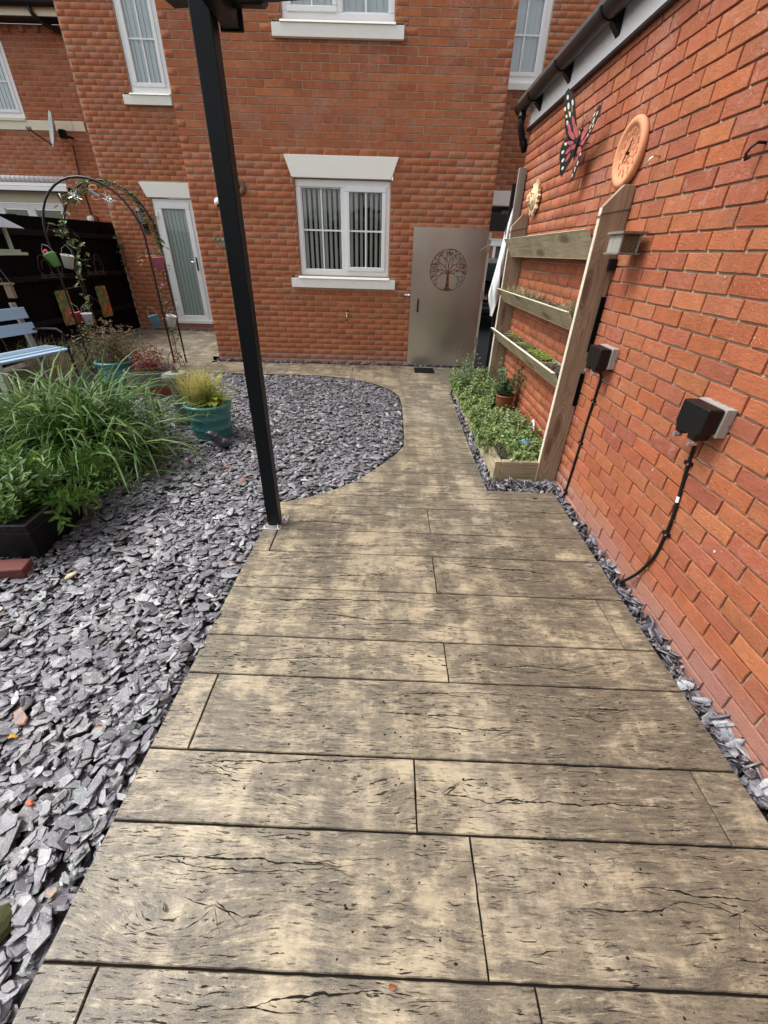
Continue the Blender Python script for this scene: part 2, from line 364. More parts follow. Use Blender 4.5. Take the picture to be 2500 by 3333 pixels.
# ------------------------------------------------------------------ geometry helpers
class MB:
    def __init__(s): s.v = []; s.f = []; s.r = []; s.cur = 0.0; s.any = False; s.smooth = False
    def rnd(s, v=None): s.cur = random.random() if v is None else v; s.any = True
    def add(s, vs, fs):
        o = len(s.v); s.v.extend([tuple(x) for x in vs])
        for f in fs: s.f.append(tuple(i + o for i in f)); s.r.append(s.cur)
    def box(s, a, b, mat=None):
        x0, y0, z0 = a; x1, y1, z1 = b
        vs = [Vector(q) for q in ((x0, y0, z0), (x1, y0, z0), (x1, y1, z0), (x0, y1, z0), (x0, y0, z1), (x1, y0, z1), (x1, y1, z1), (x0, y1, z1))]
        if mat is not None: vs = [mat @ q for q in vs]
        s.add(vs, [(0, 3, 2, 1), (4, 5, 6, 7), (0, 1, 5, 4), (1, 2, 6, 5), (2, 3, 7, 6), (3, 0, 4, 7)])
    def cbox(s, c, size, mat=None, rot=None):
        h = Vector(size) / 2
        m = Matrix.Translation(c)
        if rot is not None: m = m @ Euler(rot).to_matrix().to_4x4()
        if mat is not None: m = mat @ m
        s.box(-h, h, m)
    def tube(s, pts, rad, n=8, caps=True):
        pts = [Vector(p) for p in pts]; m = len(pts)
        rr = rad if isinstance(rad, (list, tuple)) else [rad] * m
        vs = []; up = Vector((0, 0, 1))
        prev = None
        for i, p in enumerate(pts):
            d = (pts[min(i + 1, m - 1)] - pts[max(i - 1, 0)]).normalized()
            if prev is None:
                a = d.cross(up if abs(d.z) < .9 else Vector((1, 0, 0))).normalized()
            else:
                a = (prev - d * prev.dot(d)).normalized()
            prev = a; b = d.cross(a)
            for k in range(n):
                t = 2 * PI * k / n; vs.append(p + (a * math.cos(t) + b * math.sin(t)) * rr[i])
        fs = []
        for i in range(m - 1):
            for k in range(n):
                k2 = (k + 1) % n; fs.append((i * n + k, i * n + k2, (i + 1) * n + k2, (i + 1) * n + k))
        if caps: fs.append(tuple(range(n - 1, -1, -1))); fs.append(tuple((m - 1) * n + k for k in range(n)))
        s.add(vs, fs)
    def lathe(s, prof, c=(0, 0, 0), n=28, mat=None, closed=False):
        vs = []; m = len(prof)
        for r_, z in prof:
            for k in range(n):
                t = 2 * PI * k / n; q = Vector((c[0] + r_ * math.cos(t), c[1] + r_ * math.sin(t), c[2] + z))
                vs.append(mat @ q if mat is not None else q)
        fs = []
        for i in range(m - 1):
            for k in range(n):
                k2 = (k + 1) % n; fs.append((i * n + k, i * n + k2, (i + 1) * n + k2, (i + 1) * n + k))
        if not closed:
            if prof[0][0] > 1e-4: fs.append(tuple(range(n - 1, -1, -1)))
            if prof[-1][0] > 1e-4: fs.append(tuple((m - 1) * n + k for k in range(n)))
        s.add(vs, fs)
    def prism(s, poly, t0, t1, fn):
        """poly of (a,b); fn(a,b,t)->point"""
        n = len(poly); vs = [fn(a, b, t0) for a, b in poly] + [fn(a, b, t1) for a, b in poly]
        s.add(vs, [tuple(range(n)), tuple(range(2 * n - 1, n - 1, -1))] + [(i, i + n, (i + 1) % n + n, (i + 1) % n) for i in range(n)])
    def blob(s, c, rad, n=1, sub=(8, 6), jit=0.0):
        nu, nv = sub; vs = []; c = Vector(c); rad = Vector(rad) if not isinstance(rad, (int, float)) else Vector((rad,) * 3)
        for j in range(1, nv):
            for i in range(nu):
                th = PI * j / nv; ph = 2 * PI * i / nu; k = 1 + random.uniform(-jit, jit)
                vs.append(c + Vector((math.sin(th) * math.cos(ph) * rad.x, math.sin(th) * math.sin(ph) * rad.y, math.cos(th) * rad.z)) * k)
        vs.append(c + Vector((0, 0, rad.z))); vs.append(c - Vector((0, 0, rad.z)))
        fs = []; T = len(vs) - 2; B = T + 1
        for j in range(nv - 2):
            for i in range(nu): fs.append((j * nu + i, (j + 1) * nu + i, (j + 1) * nu + (i + 1) % nu, j * nu + (i + 1) % nu))
        for i in range(nu): fs.append((T, i, (i + 1) % nu)); fs.append((B, (nv - 2) * nu + (i + 1) % nu, (nv - 2) * nu + i))
        s.add(vs, fs)
    def mesh(s, name, mat=None, smooth=False):
        me = bpy.data.meshes.new(name); me.from_pydata(s.v, [], s.f)
        if s.any:
            a = me.attributes.new('rnd', 'FLOAT', 'FACE'); a.data.foreach_set('value', np.array(s.r, dtype=np.float32))
        if smooth: me.shade_smooth()
        if mat is not None: me.materials.append(mat)
        return me
    def obj(s, name, mat, parent=None, bevel=0.0, smooth=False, kind=None, seg=2, loc=None, wn=False):
        return link(name, s.mesh(name, mat, smooth), parent, bevel, kind, seg, loc)

def link(name, me, parent=None, bevel=0.0, kind=None, seg=2, loc=None):
    o = bpy.data.objects.new(name, me); COL.objects.link(o)
    if parent is not None: o.parent = parent
    if loc is not None: o.location = loc
    if kind: o['kind'] = kind
    if bevel:
        b = o.modifiers.new('bevel', 'BEVEL'); b.width = bevel; b.segments = seg; b.limit_method = 'ANGLE'; b.angle_limit = R(40)
    return o
def tag(o, label, cat, group=None, kind=None):
    o['label'] = label
    if cat: o['category'] = cat
    if group: o['group'] = group
    if kind: o['kind'] = kind
    return o
def thing(name, label, cat, loc=(0, 0, 0), rz=0.0, group=None, kind=None):
    o = bpy.data.objects.new(name, None); COL.objects.link(o); o.location = loc; o.rotation_euler = (0, 0, rz)
    o.empty_display_size = .1
    return tag(o, label, cat, group, kind)
def bx(name, a, b, mat, parent=None, bevel=0.0, kind=None, rot=None):
    """box part given in the parent's own coordinates; its origin sits at its middle"""
    c = (Vector(a) + Vector(b)) / 2; m = MB(); m.rnd(random.random()); m.box(Vector(a) - c, Vector(b) - c)
    o = m.obj(name, mat, parent, bevel, kind=kind, loc=c)
    if rot: o.rotation_euler = rot
    return o
def structure(o): o['kind'] = 'structure'; return o
def batch(name, tv, tf, mats, rnds, mat, parent=None, kind='stuff', smooth=False):
    """join many transformed copies of small templates: tv list of (n,3), tf list of faces, mats list (template index, 4x4)"""
    V = []; loops = []; starts = []; tot = []; rr = []; off = 0; lo = 0
    tvh = [np.hstack([np.array(v, dtype=np.float64), np.ones((len(v), 1))]) for v in tv]
    fl = [np.concatenate([np.array(f) for f in fs]) for fs in tf]; fc = [np.array([len(f) for f in fs]) for fs in tf]
    for (ti, m), q in zip(mats, rnds):
        V.append((tvh[ti] @ np.array(m).T)[:, :3]); loops.append(fl[ti] + off); off += len(tvh[ti])
        tot.append(fc[ti]); rr.append(np.full(len(fc[ti]), q))
    V = np.vstack(V); loops = np.concatenate(loops); tot = np.concatenate(tot); rr = np.concatenate(rr)
    starts = np.concatenate([[0], np.cumsum(tot)[:-1]])
    me = bpy.data.meshes.new(name); me.vertices.add(len(V)); me.vertices.foreach_set('co', V.astype(np.float32).ravel())
    me.loops.add(len(loops)); me.loops.foreach_set('vertex_index', loops.astype(np.int32))
    me.polygons.add(len(tot)); me.polygons.foreach_set('loop_start', starts.astype(np.int32)); me.polygons.foreach_set('loop_total', tot.astype(np.int32))
    me.update(calc_edges=True)
    a = me.attributes.new('rnd', 'FLOAT', 'FACE'); a.data.foreach_set('value', rr.astype(np.float32))
    if smooth: me.shade_smooth()
    me.materials.append(mat)
    return link(name, me, parent, kind=kind)

# ------------------------------------------------------------------ bricks
def brick_template(L=.215, Hh=.0655, D=.03, ch=.0035, rough=True, n=4):
    """front face at local -Y; local X along the course"""
    if rough:
        pts = []
        m = 5
        for i in range(m): pts.append((-L / 2 + L * i / m, -Hh / 2))
        for i in range(2): pts.append((L / 2, -Hh / 2 + Hh * i / 2))
        for i in range(m): pts.append((L / 2 - L * i / m, Hh / 2))
        for i in range(2): pts.append((-L / 2, Hh / 2 - Hh * i / 2))
        j = .0016
        pts = [(a + random.uniform(-j, j), b + random.uniform(-j, j)) for a, b in pts]
    else: pts = [(-L / 2, -Hh / 2), (L / 2, -Hh / 2), (L / 2, Hh / 2), (-L / 2, Hh / 2)]
    k = len(pts); kx = (L - 2 * ch) / L; kz = (Hh - 2 * ch) / Hh
    vs = [(a * kx, random.uniform(-.0006, .0006) if rough else 0, b * kz) for a, b in pts] + [(a, ch, b) for a, b in pts] + [(a, D, b) for a, b in pts]
    fs = [tuple(range(k))] + [(i, k + i, k + (i + 1) % k, (i + 1) % k) for i in range(k)] + [(k + i, 2 * k + i, 2 * k + (i + 1) % k, k + (i + 1) % k) for i in range(k)]
    return vs, fs
def subtract(rects, o):
    out = []
    for (a0, a1, b0, b1) in rects:
        c0, c1, d0, d1 = o
        if a1 <= c0 or a0 >= c1 or b1 <= d0 or b0 >= d1: out.append((a0, a1, b0, b1)); continue
        if b0 < d0: out.append((a0, a1, b0, d0))
        if b1 > d1: out.append((a0, a1, d1, b1))
        y0, y1 = max(b0, d0), min(b1, d1)
        if a0 < c0: out.append((a0, c0, y0, y1))
        if a1 > c1: out.append((c1, a1, y0, y1))
    return [q for q in out if q[1] - q[0] > .018 and q[3] - q[2] > .018]
def brick_wall(parent, u0, u1, z0, z1, openings, mat, mort, nparts, pitch=.075, step=.225, ch=.0035, rec=.009, shift=0.0, uoff=0.0, thick=.2, rough=True, name='brick', world=None, cut_left=None):
    """wall in the parent's frame: face at local y=0 looking to -y, u along +x"""
    core = MB()
    us = sorted(set([u0, u1] + [v for o in openings for v in o[:2] if u0 < v < u1])); zs = sorted(set([z0, z1] + [v for o in openings for v in o[2:] if z0 < v < z1]))
    for a, b in zip(us, us[1:]):
        run = None
        for c, d in zip(zs, zs[1:]):
            mx, mz = (a + b) / 2, (c + d) / 2
            if any(o[0] < mx < o[1] and o[2] < mz < o[3] for o in openings): continue
            core.box((a, rec, c), (b, thick, d))
    core.obj('mortar', mort, parent)
    rects = []; g = pitch - .065 * pitch / .075; k = 0; z = z0
    while z < z1 - .02:
        off = (k % 2) * step / 2 + shift; i = math.floor((u0 - off - uoff) / step)
        while off + uoff + i * step < u1:
            a = off + uoff + i * step; L = step - .010; b = a + L
            a_, b_ = max(a, u0), min(b, u1)
            if b_ - a_ > .02:
                rs = [(a_, b_, z + .005, min(z + pitch - .005, z1))]
                for o in openings: rs = subtract(rs, (o[0] - .004, o[1] + .004, o[2] - .004, o[3] + .004))
                rects += rs
            i += 1
        z += pitch; k += 1
    MW = world if world is not None else Matrix.Identity(4)
    info = []
    for r_ in rects:
        c = MW @ Vector(((r_[0] + r_[1]) / 2, 0, (r_[2] + r_[3]) / 2)); px = cam_px(c)
        vis = px is not None and -120 < px[0] < 2620 and -120 < px[1] < 3450
        info.append((0 if vis else 1, -( (r_[1]-r_[0]) * (r_[3]-r_[2]) ) / (px[2] ** 2 if px else 1e9) if vis else 0, r_))
    info.sort(key=lambda q: (q[0], q[1]))
    T = [brick_template(rough=rough, ch=ch) for _ in range(7)]; meshes = []
    for vs, fs in T:
        m = MB(); m.add(vs, fs); meshes.append(m.mesh(name, mat))
    for q in info[:nparts]:
        a, b, c, d = q[2]; o = link(name, random.choice(meshes), parent)
        o.location = ((a + b) / 2, random.uniform(-.0015, .0015), (c + d) / 2); o.scale = ((b - a) / .215, 1, (d - c) / .065)
        o.rotation_euler = (0, random.uniform(-.006, .006), random.uniform(-.004, .004))
    rest = info[nparts:]
    if rest:
        Ts = [brick_template(rough=False, ch=ch) for _ in range(1)] if not rough else T
        ms = []; rn = []
        for q in rest:
            a, b, c, d = q[2]
            m = Matrix.Translation(((a + b) / 2, random.uniform(-.0015, .0015), (c + d) / 2)) @ Matrix.Diagonal(((b - a) / .215, 1, (d - c) / .065, 1))
            ms.append((random.randrange(len(Ts)), m)); rn.append(random.random())
        batch('brick_courses', [t[0] for t in Ts], [t[1] for t in Ts], ms, rn, mat, parent)
    return core
def frame_of(o):
    return Matrix.Translation(o.location) @ o.rotation_euler.to_matrix().to_4x4()

# ================================================================== LARGE STRUCTURE
# ------------------------------------------------------------------ ground
m = MB(); m.box((-60, -60, -.30), (60, 60, -.062)); structure(tag(m.obj('ground', SOIL), 'dark bare soil under the garden and its slate beds', None))
m = MB(); m.box((1.42, 6.82, -.06), (8, 40, -.012)); structure(tag(m.obj('driveway', TARMAC), 'dark tarmac driveway seen through the gap beside the steel door', None))

# ------------------------------------------------------------------ stamped concrete path
XR = 1.24
PATH = [(-.82, -.6), (XR, -.6), (XR + .01, 1.4), (XR + .03, 2.71), (.775, 2.725), (.77, 3.3), (.775, 3.9), (.79, 4.85), (.80, 5.25), (.87, 5.55), (1.10, 5.75),
        (1.38, 6.0), (1.40, 6.66), (.3, 6.67), (-1.0, 6.67), (-2.60, 6.64), (-2.74, 6.56), (-2.745, 6.9), (-2.745, 9.38), (-5.24, 9.38), (-5.24, 8.3), (-5.24, 7.3), (-4.6, 6.55), (-3.6, 6.1), (-2.6, 6.0),
        (-1.75, 5.98), (-1.42, 5.99), (-.94, 5.98), (-.50, 5.86), (-.17, 5.63), (.05, 5.35), (.14, 5.12), (.17, 4.8), (.175, 4.4), (.175, 3.84), (.165, 3.53), (.08, 3.32),
        (-.02, 3.14), (-.11, 3.0), (-.19, 2.87), (-.28, 2.76), (-.37, 2.68), (-.46, 2.61), (-.56, 2.545), (-.66, 2.50), (-.75, 2.46), (-.765, 2.13), (-.785, 1.6), (-.80, 1.0), (-.81, .5)]
def clip_half(poly, a, b, c):   # keep a*x+b*y <= c
    out = []; n = len(poly)
    for i in range(n):
        p, q = poly[i], poly[(i + 1) % n]; dp = a * p[0] + b * p[1] - c; dq = a * q[0] + b * q[1] - c
        if dp <= 0: out.append(p)
        if (dp < 0 < dq) or (dq < 0 < dp):
            t = dp / (dp - dq); out.append((p[0] + (q[0] - p[0]) * t, p[1] + (q[1] - p[1]) * t))
    return out
def clean(poly, eps=.004):
    out = []
    for p in poly:
        if not out or math.dist(out[-1], p) > eps: out.append(p)
    while len(out) > 2 and math.dist(out[0], out[-1]) < eps: out.pop()
    return out
def area(poly): return .5 * sum(p[0] * q[1] - q[0] * p[1] for p, q in zip(poly, poly[1:] + poly[:1]))
def inset(poly, d):
    n = len(poly); out = []
    for i in range(n):
        p0, p, p1 = Vector(poly[i - 1]), Vector(poly[i]), Vector(poly[(i + 1) % n])
        e0, e1 = (p - p0).normalized(), (p1 - p).normalized()
        n0, n1 = Vector((-e0.y, e0.x)), Vector((-e1.y, e1.x)); b = n0 + n1
        if b.length < .3: b = n0
        b.normalize(); k = d / max(.35, b.dot(n0)); out.append((p.x + b.x * k, p.y + b.y * k))
    return out
path = MB(); path_base = path
fnz = lambda a, b, t: (a, b, t)
path.prism(PATH[:17] + [], -.05, -.0095, fnz) if False else None
mm = bmesh.new()
from mathutils.geometry import tessellate_polygon
tri = tessellate_polygon([[Vector((x, y, 0)) for x, y in PATH]])
n = len(PATH)
path.add([(x, y, -.009) for x, y in PATH] + [(x, y, -.058) for x, y in PATH],
         [tuple(t) for t in tri] + [(i, i + n, (i + 1) % n + n, (i + 1) % n) for i in range(n)])
JOINT = plain('board_joint', (.012, .010, .009), .95, 0, .2)
CHECK = plain('open_check', (.018, .015, .012), .98, 0, .3)
for _m in (JOINT, CHECK): _m.node_tree.nodes['Principled BSDF'].inputs['Specular IOR Level'].default_value = .08
path_o = path.obj('path', JOINT); structure(tag(path_o, 'stamped concrete path of oak effect boards curving to the house', None))
rows = [-.62, -.30, -.045, .245, .545, .765, 1.075, 1.28, 1.60, 1.91, 2.14, 2.44, 2.60, 2.79, 2.99, 3.20, 3.34, 3.52, 3.70, 3.84, 4.06, 4.38, 4.58, 4.84, 5.13, 5.31, 5.52, 5.72, 5.98, 6.24, 6.47, 6.67]
while rows[-1] < 9.4: rows.append(rows[-1] + random.choice([.20, .22, .30, .31]))
joints = {2: [-.67, .40], 3: [.29], 4: [.13, 1.09], 5: [-.67], 6: [.29], 7: [1.115], 8: [.29], 9: [-.67], 10: [.30], 27: [-.53, -3.1], 28: [.42, -1.48], 29: [-.53, .43]}
SL = -.013
for i in range(len(rows) - 1):
    ya, yb = rows[i], rows[i + 1]
    if i in joints: js = joints[i]
    elif ya < 2.4: js = [(-.67 if i % 2 else .29)]
    elif ya < 5.4: js = []
    else: js = [-4.4 + (i * .37) % .9, -3.3 + (i * .53) % .8, -2.2 + (i * .71) % .8, -.9 + (i * .31) % .8]
    xs = [-9] + sorted(js) + [9]
    for xa, xb in zip(xs, xs[1:]):
        g = .0030 if ya < 2 else .0028
        poly = PATH
        poly = clip_half(poly, SL, -1, -(ya + g)) if False else clip_half(poly, SL, -1, -(ya + g))
        poly = clip_half(poly, -SL, 1, yb - g) if poly else poly
        poly = clip_half(poly, -1, 0, -(xa + g * .8)) if poly else poly
        poly = clip_half(poly, 1, 0, xb - g * .8) if poly else poly
        # a board may fall into two pieces either side of the slate; separate them at x = -2.6 .. on the wide rows
        poly = clean(poly)
        if len(poly) < 3 or abs(area(poly)) < .002: continue
        if area(poly) < 0: poly.reverse()
        if ya < 4:      # hand worked edges: never quite straight
            pp = []
            for i_ in range(len(poly)):
                p_, q_ = poly[i_], poly[(i_ + 1) % len(poly)]; L_ = math.dist(p_, q_); m_ = max(1, int(L_ / .035))
                for k_ in range(m_):
                    e_ = .0009 if k_ else 0
                    if k_ and random.random() < .05: e_ = .0022
                    pp.append((p_[0] + (q_[0] - p_[0]) * k_ / m_ + random.uniform(-e_, e_), p_[1] + (q_[1] - p_[1]) * k_ / m_ + random.uniform(-e_, e_)))
            poly = pp
        b = MB(); b.rnd(random.random()); n = len(poly); ins = inset(poly, .0022)
        b.add([(x, y, 0) for x, y in ins] + [(x, y, -.0035) for x, y in poly] + [(x, y, -.03) for x, y in poly],
              [tuple(range(n))] + [(k, n + k, n + (k + 1) % n, (k + 1) % n) for k in range(n)] + [(n + k, 2 * n + k, 2 * n + (k + 1) % n, n + (k + 1) % n) for k in range(n)])
        b.obj('board', BOARD, path_o)

def check_line(mb, x, y, L, w, wob, ang=0.0):
    n = max(6, int(L / .011)); P = []; yy = 0.0; v = random.gauss(0, .03); ww = []
    for i in range(n + 1):
        t = i / n; v += random.gauss(0, wob); v *= .88; yy += v * L / n
        if random.random() < .22: yy += random.choice([-1, 1]) * random.uniform(.001, .005)
        u = t * L; P.append((x + u * math.cos(ang) - yy * math.sin(ang), y + u * math.sin(ang) + yy * math.cos(ang)))
        ww.append(w * (math.sin(PI * min(1, max(0, .03 + t * .95))) ** .6) * random.uniform(.2, 1.5))
    vs = []
    for (a, b), q in zip(P, ww): vs += [(a, b - q * .5, .0006), (a, b + q * .5, .0006)]
    mb.add(vs, [(2 * i, 2 * i + 2, 2 * i + 3, 2 * i + 1) for i in range(n)]); return P
chk = MB(); rs_ = random.getstate(); random.seed(31)
def on_board(x, y): return inside0(PATH, x, y)
def inside0(poly, x, y):
    c = False; n = len(poly); j = n - 1
    for i in range(n):
        xi, yi = poly[i]; xj, yj = poly[j]
        if (yi > y) != (yj > y) and x < (xj - xi) * (y - yi) / (yj - yi) + xi: c = not c
        j = i
    return c
for i in range(len(rows) - 1):
    ya, yb = rows[i], rows[i + 1]
    if ya > 3.4: break
    hgt = yb - ya; nl = 2 if hgt > .26 else 1
    segs_ = [-.78] + sorted(joints.get(i, [])) + [1.2]
    for xa, xb in zip(segs_, segs_[1:]):
        W_ = xb - xa
        if W_ < .2:
            check_line(chk, xa + .03, (ya + yb) / 2 + random.uniform(-.05, .05), max(.05, W_ - .07), .003, .02, random.uniform(-.2, .2)); continue
        for _ in range(max(1, round(nl * W_ / 1.0))):
            L = min(W_ - .06, random.uniform(.25, .85)); x = random.uniform(xa + .03, xb - .03 - L); y = random.uniform(ya + .25 * hgt, yb - .2 * hgt) + SL * x
            if not (on_board(x, y) and on_board(x + L, y)): continue
            P = check_line(chk, x, y, L, random.uniform(.0026, .0066), .04, random.uniform(-.04, .04))
            for _ in range(random.randint(2, 5)):
                a, b = random.choice(P); l2 = random.uniform(.04, .18)
                if a + l2 < xb - .02 and ya + .03 < b < yb - .03: check_line(chk, a, b + random.uniform(-.012, .012), l2, random.uniform(.0012, .0028), .05, random.uniform(-.15, .15))
        for _ in range(round(24 * W_ * hgt / .25)):
            L = random.uniform(.012, .09); x = random.uniform(xa + .02, xb - .02 - L); y = random.uniform(ya + .02, yb - .02) + SL * x
            if on_board(x, y): check_line(chk, x, y, L, random.uniform(.001, .0026), .05, random.gauss(0, .06))
        for _ in range(round(20 * W_ * hgt / .25)):
            x = random.uniform(xa + .03, xb - .03); y = random.uniform(ya + .025, yb - .025) + SL * x; r_ = random.uniform(.0016, .0045)
            if on_board(x, y): n_ = 6; a0 = random.random() * 6; chk.add([(x + math.cos(a0 + 2 * PI * k_ / n_) * r_ * random.uniform(.7, 1.5), y + math.sin(a0 + 2 * PI * k_ / n_) * r_ * random.uniform(.6, 1.1), .0006) for k_ in range(n_)], [tuple(range(n_))])
        if W_ > .8 and random.random() < .8:    # a star shaped knot with radiating splits
            x = random.uniform(xa + .15, xb - .15); y = random.uniform(ya + .35 * hgt, yb - .35 * hgt) + SL * x
            if on_board(x, y):
                for _ in range(random.randint(4, 7)): check_line(chk, x + random.uniform(-.01, .01), y + random.uniform(-.01, .01), random.uniform(.03, .09), random.uniform(.002, .004), .06, random.choice([0, PI]) + random.gauss(0, .7))
chk.obj('open_checks', CHECK, path_o, kind='stuff'); random.setstate(rs_)

# ------------------------------------------------------------------ brick garage on the right
garage = thing('brick_garage', 'single storey orange red brick garage with white fascia and brown gutter along the path', 'garage', (1.33, 5.47, 0), R(-90))
GL = 6.9
brick_wall(garage, 0, GL, -.04, 2.56, [], BR_NEAR, MORTAR, 290, ch=.0022, rec=.012, shift=.04, uoff=.085, world=frame_of(garage))
def g2(x, y, z): return (5.47 - y, x - 1.33, z)     # world -> garage frame
bx('wall_end', (0.0, .2, -.04), (.2, 3.2, 2.56), BR_NEAR, garage)
bx('fascia', (-.01, -.022, 2.562), (GL, .02, 2.76), WHITE, garage, .002)
bx('soffit_strip', (-.012, -.034, 2.545), (GL, .01, 2.561), GUTTER, garage)
gm = MB(); gr = .056; gy, gz = -.10, 2.735; pr = []
for k in range(13):
    t = PI + PI * k / 12; pr.append((math.cos(t) * gr, math.sin(t) * gr))
pr2 = [(a * .93, b * .93 + .001) for a, b in reversed(pr)]
ring = pr + pr2; gm.prism(ring, -.07, GL, lambda a, b, t: (t, gy + a, gz + b)); gm.obj('gutter', GUTTER, garage, smooth=False)
gm = MB(); gm.prism(pr, -.085, -.066, lambda a, b, t: (t, gy + a * 1.12, gz + b * 1.12)); gm.obj('gutter_end_cap', GUTTER, garage)
for u in (.35, 1.07, 1.86, 2.75, 3.7, 4.6):
    k = MB(); k.prism([(a * 1.13, b * 1.13) for a, b in pr], u, u + .03, lambda a, b, t: (t, gy + a, gz + b))
    k.prism([(gy + .05, gz - .01), (gy + .078, gz - .01), (gy + .078, gz - .12), (gy + .02, gz - .065)], u - .012, u + .042, lambda a, b, t: (t, a, b)); k.obj('gutter_bracket', BLKPL, garage)
dp = MB(); dp.tube([(.03, gy, 2.69), (.03, gy, 2.60), (.025, gy + .01, 2.55), (.0, gy + .05, 2.47), (-.03, gy + .09, 2.40)], .032, 12)
dp.tube([(.03, gy, 2.66), (.03, gy, 2.63)], .038, 12); dp.tube([(.0, gy + .05, 2.48), (-.02, gy + .08, 2.43)], .037, 12); dp.obj('downpipe', BLKPL, garage, smooth=True)
rf = MB(); rf.prism([(-.13, 2.79), (-.13, 2.75), (2.8, 4.1), (2.8, 4.16)], -.1, GL, lambda a, b, t: (t, a, b)); rf.obj('roof', plain('dark_roof_tile', (.06, .05, .05), .8, 0, .2), garage)

# ------------------------------------------------------------------ brick house at the end
Y0 = 6.8
def W2(name, label, cat='house', loc=(0, 0, 0)): return thing(name, label, cat, loc)
house = thing('brick_house', 'red brick house facing down the path, white windows, white back door in its recess', 'house', (0, Y0, 0))
WIN1 = (-1.29, -.03, 1.20, 2.29); SILL1 = (-1.42, .065, 1.045, 1.195)
LIN1 = (-1.33, -.01, 2.295, 2.52)
WIN2 = (-1.30, -.03, 3.68, 4.9); SILL2 = (-1.41, .075, 3.53, 3.675)
brick_wall(house, -2.68, 1.32, -.03, 5.10, [WIN1, SILL1, (-1.335, -.005, 2.293, 2.522), WIN2, SILL2], BR_HOUSE, MORTAR_H, 290, ch=.0012, rec=.0055, rough=True, uoff=.02, world=frame_of(house))
def stone_lintel(parent, x0t, x1t, x0b, x1b, z0, z1, mat=STONEW, y=-.022, d=.12, name='lintel'):
    k = MB(); k.prism([(x0b, z0), (x1b, z0), (x1t, z1), (x0t, z1)], y, y + d, lambda a, b, t: (a, t, b)); return k.obj(name, mat, parent, .004)
stone_lintel(house, -1.40, .062, -1.315, -.028, 2.295, 2.52)
def stone_sill(parent, x0, x1, z0, z1, wx0, wx1, mat=STONEW, dy=0.0):
    bx('sill', (x0, dy - .045, z0), (x1, dy + .12, z1 - .035), mat, parent, .004)
    k = MB(); k.prism([(dy - .06, z1 - .034), (dy + .12, z1 - .034), (dy + .12, z1 + .004), (dy - .045, z1 - .012)], wx0, wx1, lambda a, b, t: (t, a, b)); k.obj('sill', mat, parent, .003)
stone_sill(house, SILL1[0], SILL1[1], 1.045, 1.195, -1.315, -.02)
stone_sill(house, SILL2[0], SILL2[1], 3.53, 3.675, -1.315, -.02)
def casement(parent, x0, x1, z0, z1, y, split=None, bars=(1, 1), blinds='open', fw=.062, sash=(1,), rec=.0):
    """upvc window: frame with parts sash/glazing bar/pane and blinds inside"""
    fr = thing_part('window', parent)
    k = MB()
    k.box((x0, y, z0), (x1, y + .06, z0 + fw * 1.1)); k.box((x0, y, z1 - fw * 1.25), (x1, y + .06, z1)); k.box((x0, y, z0 + fw * 1.1), (x0 + fw, y + .06, z1 - fw * 1.25)); k.box((x1 - fw, y, z0 + fw * 1.1), (x1, y + .06, z1 - fw * 1.25))
    lights = []
    if split is not None:
        k.box((split - fw * .5, y, z0 + fw * 1.1), (split + fw * .5, y + .06, z1 - fw * 1.25)); lights = [(x0 + fw, split - fw * .5), (split + fw * .5, x1 - fw)]
    else: lights = [(x0 + fw, x1 - fw)]
    k.obj('frame', WHITE, fr, .006)
    za, zb = z0 + fw * 1.1, z1 - fw * 1.25
    for i, (a, b) in enumerate(lights):
        sa = .045 if i in sash else .012; yy = y - .016 if i in sash else y + .012
        k = MB(); o_ = .006 if i in sash else 0
        k.box((a - o_, yy, za - o_), (b + o_, yy + .05, za + sa)); k.box((a - o_, yy, zb - sa), (b + o_, yy + .05, zb + o_)); k.box((a - o_, yy, za + sa), (a + sa, yy + .05, zb - sa)); k.box((b - sa, yy, za + sa), (b + o_, yy + .05, zb - sa))
        k.obj('sash', WHITE, fr, .007)
        pa, pb, qa, qb = a + sa, b - sa, za + sa, zb - sa; gy_ = yy + .03
        k = MB(); k.box((pa - .004, gy_, qa - .004), (pb + .004, gy_ + .004, qb + .004)); k.obj('pane', GLASS, fr)
        gb = MB(); xm, zm = (pa + pb) / 2, (qa + qb) / 2
        if bars[0]: gb.box((xm - .010, gy_ - .006, qa), (xm + .010, gy_ + .010, qb))
        if bars[1]: gb.box((pa, gy_ - .007, zm - .010), (pb, gy_ + .009, zm + .010))
        if bars[0] or bars[1]: gb.obj('glazing_bar', WHITE, fr)
        w = pb - pa
        if blinds == 'open':
            xx = pa + .02
            while xx < pb + .02:
                s_ = MB(); an = R(38) + random.uniform(-.10, .10); hw = .023
                dx, dy = math.cos(an) * hw, math.sin(an) * hw
                v = [(xx - dx, gy_ + .055 - dy, qb + .04), (xx + dx, gy_ + .055 + dy, qb + .04), (xx + dx, gy_ + .055 + dy, qa - .0), (xx - dx, gy_ + .055 - dy, qa - .0)]
                s_.add(v, [(0, 1, 2, 3)]); s_.obj('blind_slat', BLIND, fr); xx += .068
        elif blinds == 'closed':
            xx = pa - .03
            while xx < pb + .03:
                s_ = MB(); s_.add([(xx, gy_ + .045, qb + .03), (xx + .08, gy_ + .025 + random.uniform(0, .01), qb + .03), (xx + .08, gy_ + .025, qa - .02), (xx, gy_ + .045, qa - .02)], [(0, 1, 2, 3)])
                s_.obj('blind_slat', BLINDU, fr); xx += .078
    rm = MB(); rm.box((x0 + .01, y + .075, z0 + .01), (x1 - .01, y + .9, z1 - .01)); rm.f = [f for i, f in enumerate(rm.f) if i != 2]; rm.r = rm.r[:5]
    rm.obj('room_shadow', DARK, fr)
    return fr
